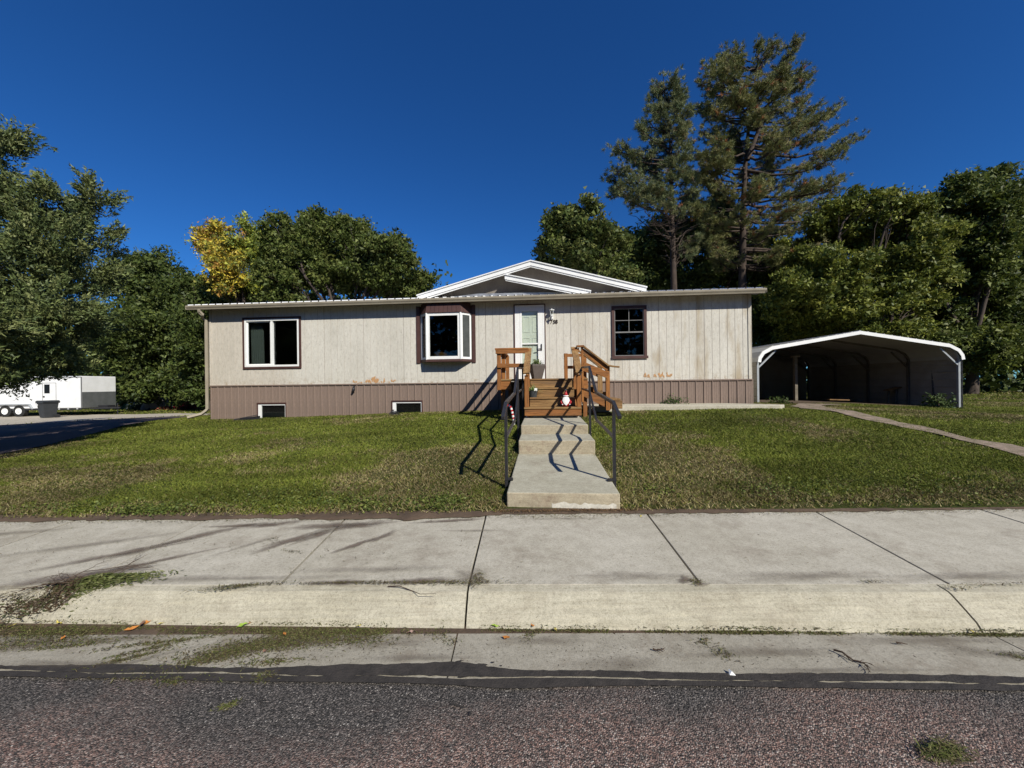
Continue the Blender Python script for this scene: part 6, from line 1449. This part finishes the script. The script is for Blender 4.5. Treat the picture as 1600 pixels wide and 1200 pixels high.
# juniper cuttings pile on the curb at the left
pc = G(120, 915, .17)
cut = thing('brush_pile', 'pile of withered green cuttings and bare twigs lying across the curb at the left', 'brush pile', (pc.x, pc.y, .17))
rng = np.random.default_rng(301); n = 5200
X = rng.normal(size=n) * .19; tt = X * .26; Y = rng.normal(size=n) * .045 + tt; hh = np.maximum(.006, .065 * np.exp(-(X - .12) ** 2 / .05 - ((Y - tt) / .07) ** 2)); Z = rng.random(n) * hh
Z += np.where(pc.y + Y < L_walkf(pc.x), (pc.y + Y - L_walkf(pc.x)) * .75, 0)
dm = unit(np.stack([rng.normal(size=n) + .7, rng.normal(size=n) * .5 + .2, rng.normal(size=n) * .3 + .12], 1)); ln = rng.uniform(.006, .022, n)
V = leaf_quads(np.stack([X, Y, Z], 1), dm, ln * .2 + .001, ln, rng)
gg = np.where((X > .02)[:, None], np.array([(.10, .12, .035), (.075, .088, .028), (.13, .135, .05)])[rng.integers(3, size=n)], np.array([(.09, .06, .035), (.07, .08, .03), (.06, .04, .025)])[rng.integers(3, size=n)])
np_mesh('foliage', V, 4, needle_mat, gg * rng.uniform(.7, 1.3, (n, 1)), cut)['kind'] = 'stuff'
def twig(mb, a, b_, r, depth, rng):
    a = Vector(a); b_ = Vector(b_); L = (b_ - a).length; pts = [a]; 
    for k in range(1, 5): pts.append(a.lerp(b_, k / 4) + Vector(rng.normal(size=3) * L * .035))
    mb.tube([tuple(p) for p in pts], [r * (1 - .17 * k) for k in range(5)], 5)
    if depth:
        for k in range(3):
            p = pts[1 + k]; dd = (b_ - a) * .42; s_ = 1 if rng.random() < .5 else -1; ang = s_ * rng.uniform(.4, .9); d2 = Matrix.Rotation(ang, 3, 'Z') @ dd; d2.z = d2.z * .6 + rng.normal() * L * .03
            twig(mb, p, p + d2, r * .6, depth - 1, rng)
tws = [((-.12, .05, .02), (.10, .42, .02), 2), ((.05, .04, .03), (-.22, .06, .05), 2), ((-.15, -.02, .02), (-.12, -.14, -.06), 1), ((-.05, -.02, .02), (-.10, -.20, -.10), 1), ((.1, .1, .02), (-.35, -.06, .02), 2), ((-.2, .0, .01), (.30, .26, .02), 1), ((.0, .1, .0), (.35, .34, .0), 0), ((-.05, 0, .02), (-.42, -.04, .0), 2), ((.05, -.0, .01), (.0, -.16, -.07), 1)]
for i, (a, b_, dp) in enumerate(tws):
    mb = MB(); rng = np.random.default_rng(400 + i); twig(mb, a, b_, .0035, dp, rng); mb.build('twig', twig_mat, cut)

# single twigs and scraps
def stick(label, p, q, z, r, dp, seed, name='fallen_twig'):
    a = G(*p, z); b_ = G(*q, z); mb = MB(); twig(mb, (0, 0, r), tuple(b_ - a + Vector((0, 0, r))), r, dp, np.random.default_rng(seed)); o = mb.build(name, twig_mat); o.location = a + Vector((0, 0, .004)); tag(o, label, 'twig', 'twigs fallen on the concrete')
stick('dark forked twig lying in the right half of the gutter', (1303, 1018), (1366, 1049), .0, .006, 2, 11)
stick('thin curved twig on the curb left of the central joint', (606, 918), (678, 931), .155, .004, 0, 12)
stick('short dark stub of twig in the gutter near the right edge', (1400, 1006), (1418, 1009), .0, .005, 0, 13)
stick('tiny dark twig in the middle of the gutter', (1020, 1016), (1040, 1019), .0, .005, 1, 14)
# paper scrap
mb = MB(); mb.add([(-.018, -.01, 0), (.02, -.014, .002), (.012, .012, .006), (-.004, .02, .018), (.002, .0, .02)], [(0, 1, 4), (1, 2, 4), (2, 3, 4), (3, 0, 4)]); o = mb.build('paper_scrap', white); q = G(1143, 1056, 0); o.location = q + Vector((0, 0, .005)); tag(o, 'crumpled white paper scrap in the gutter near the tar seal', 'paper scrap')
# fallen leaves
def leaf(px, py, z, s, col, label, seed):
    rr = random.Random(seed); q = G(px, py, z); mb = MB(); n = 10; vs = [(0, 0, .006)]
    for k in range(n):
        a = 2 * math.pi * k / n; r = s * (1.25 if k % 5 == 0 else .75) * rr.uniform(.75, 1.1); vs.append((r * math.cos(a), r * math.sin(a) * .6, rr.uniform(.001, s * .5)))
    mb.add(vs, [(0, k + 1, (k + 1) % n + 1) for k in range(n)]); m = mat('leaf_' + col, *{'yellow': ((.62, .52, .12), (.5, .4, .1)), 'orange': ((.50, .20, .04), (.36, .13, .03)), 'brown': ((.26, .15, .10), (.2, .11, .07)), 'green': ((.30, .42, .06), (.22, .33, .05)), 'pink': ((.40, .27, .22), (.33, .2, .17))}[col], scale=20, rough=.6)
    o = mb.build('fallen_leaf', m); o.location = q + Vector((0, 0, .008)); o.rotation_euler = (rr.uniform(-.3, .3), rr.uniform(-.3, .3), rr.uniform(0, 3)); tag(o, label, 'leaf', 'leaves fallen in the gutter and on the lawn edge')
LV = [(92, 976, 'yellow', .022, 'yellow leaf at the curb foot, below the brush pile'), (18, 981, 'yellow', .018, 'pale yellow leaf at the curb foot nearest the left edge'), (378, 980, 'green', .026, 'largest yellow green leaf on the drift of clippings at the left'), (392, 976, 'orange', .018, 'orange leaf touching the largest yellow green leaf'),
      (445, 993, 'orange', .016, 'small orange leaf alone on the clippings left of the central joint'), (414, 1020, 'brown', .018, 'dark red brown leaf on the clippings nearest the tar seal'), (645, 990, 'pink', .026, 'pinkish brown leaf at the curb foot left of the central joint'), (560, 981, 'yellow', .016, 'narrow yellow leaf at the curb foot left of the pinkish leaf'),
      (774, 980, 'green', .018, 'bright green leaf at the curb foot right of the central joint'), (833, 978, 'orange', .024, 'curled orange leaf at the curb foot right of the bright green leaf'), (792, 999, 'orange', .020, 'orange leaf lying in the gutter below the bright green leaf'), (868, 986, 'yellow', .015, 'small yellow leaf at the curb foot right of the curled orange leaf'),
      (1047, 977, 'orange', .026, 'upright orange leaf at the curb foot beside thick weeds'), (922, 978, 'orange', .017, 'small orange leaf at the curb foot between the yellow leaf and the weeds'), (1522, 991, 'yellow', .016, 'yellow leaf at the curb foot near the right edge'), (98, 999, 'orange', .015, 'small orange leaf in the gutter below the brush pile'), (205, 985, 'orange', .022, 'left leaf of the orange heap at the curb foot'), (222, 978, 'brown', .026, 'brown middle leaf of the orange heap at the curb foot'), (232, 974, 'orange', .024, 'topmost leaf of the orange heap at the curb foot'), (250, 977, 'yellow', .014, 'small yellow leaf right of the orange heap'), (302, 811, 'pink', .03, 'pinkish leaf on the lawn edge by the sidewalk at the left'), (1002, 808, 'yellow', .014, 'yellow leaf at the lawn edge just right of the entry walk')]
for i, (px, py, c, s_, lb_) in enumerate(LV): leaf(px, py, .17 if py < 900 else .0, s_ * 1.3, c, lb_, 500 + i)
# tuft of clippings on the street at the lower right
q = G(1475, 1180, 0.0); ct = litter('grass_clump', [(0, 0, .05, .02, .1, 420)], 601, GN, (.008, .035), .002, lambda X, Y: np.zeros_like(X), .035); ct.location = q; del ct['kind']; tag(ct, 'clump of green grass clippings lying on the asphalt at the lower right', 'grass clump')
q = G(358, 1103, 0.0); ct = litter('grass_clump', [(0, 0, .025, .012, .6, 110)], 602, GN, (.006, .02), .002, lambda X, Y: np.zeros_like(X), .01); ct.location = q; del ct['kind']; tag(ct, 'small olive clump of clippings on the asphalt left of centre', 'grass clump')
# crack lines in curb and gutter are open joints; dark soil lies in them
print('tris', sum(len(o.data.polygons) * (2 if o.data.polygons and len(o.data.polygons[0].vertices) == 4 else 1) for o in bpy.data.objects if o.type == 'MESH'))
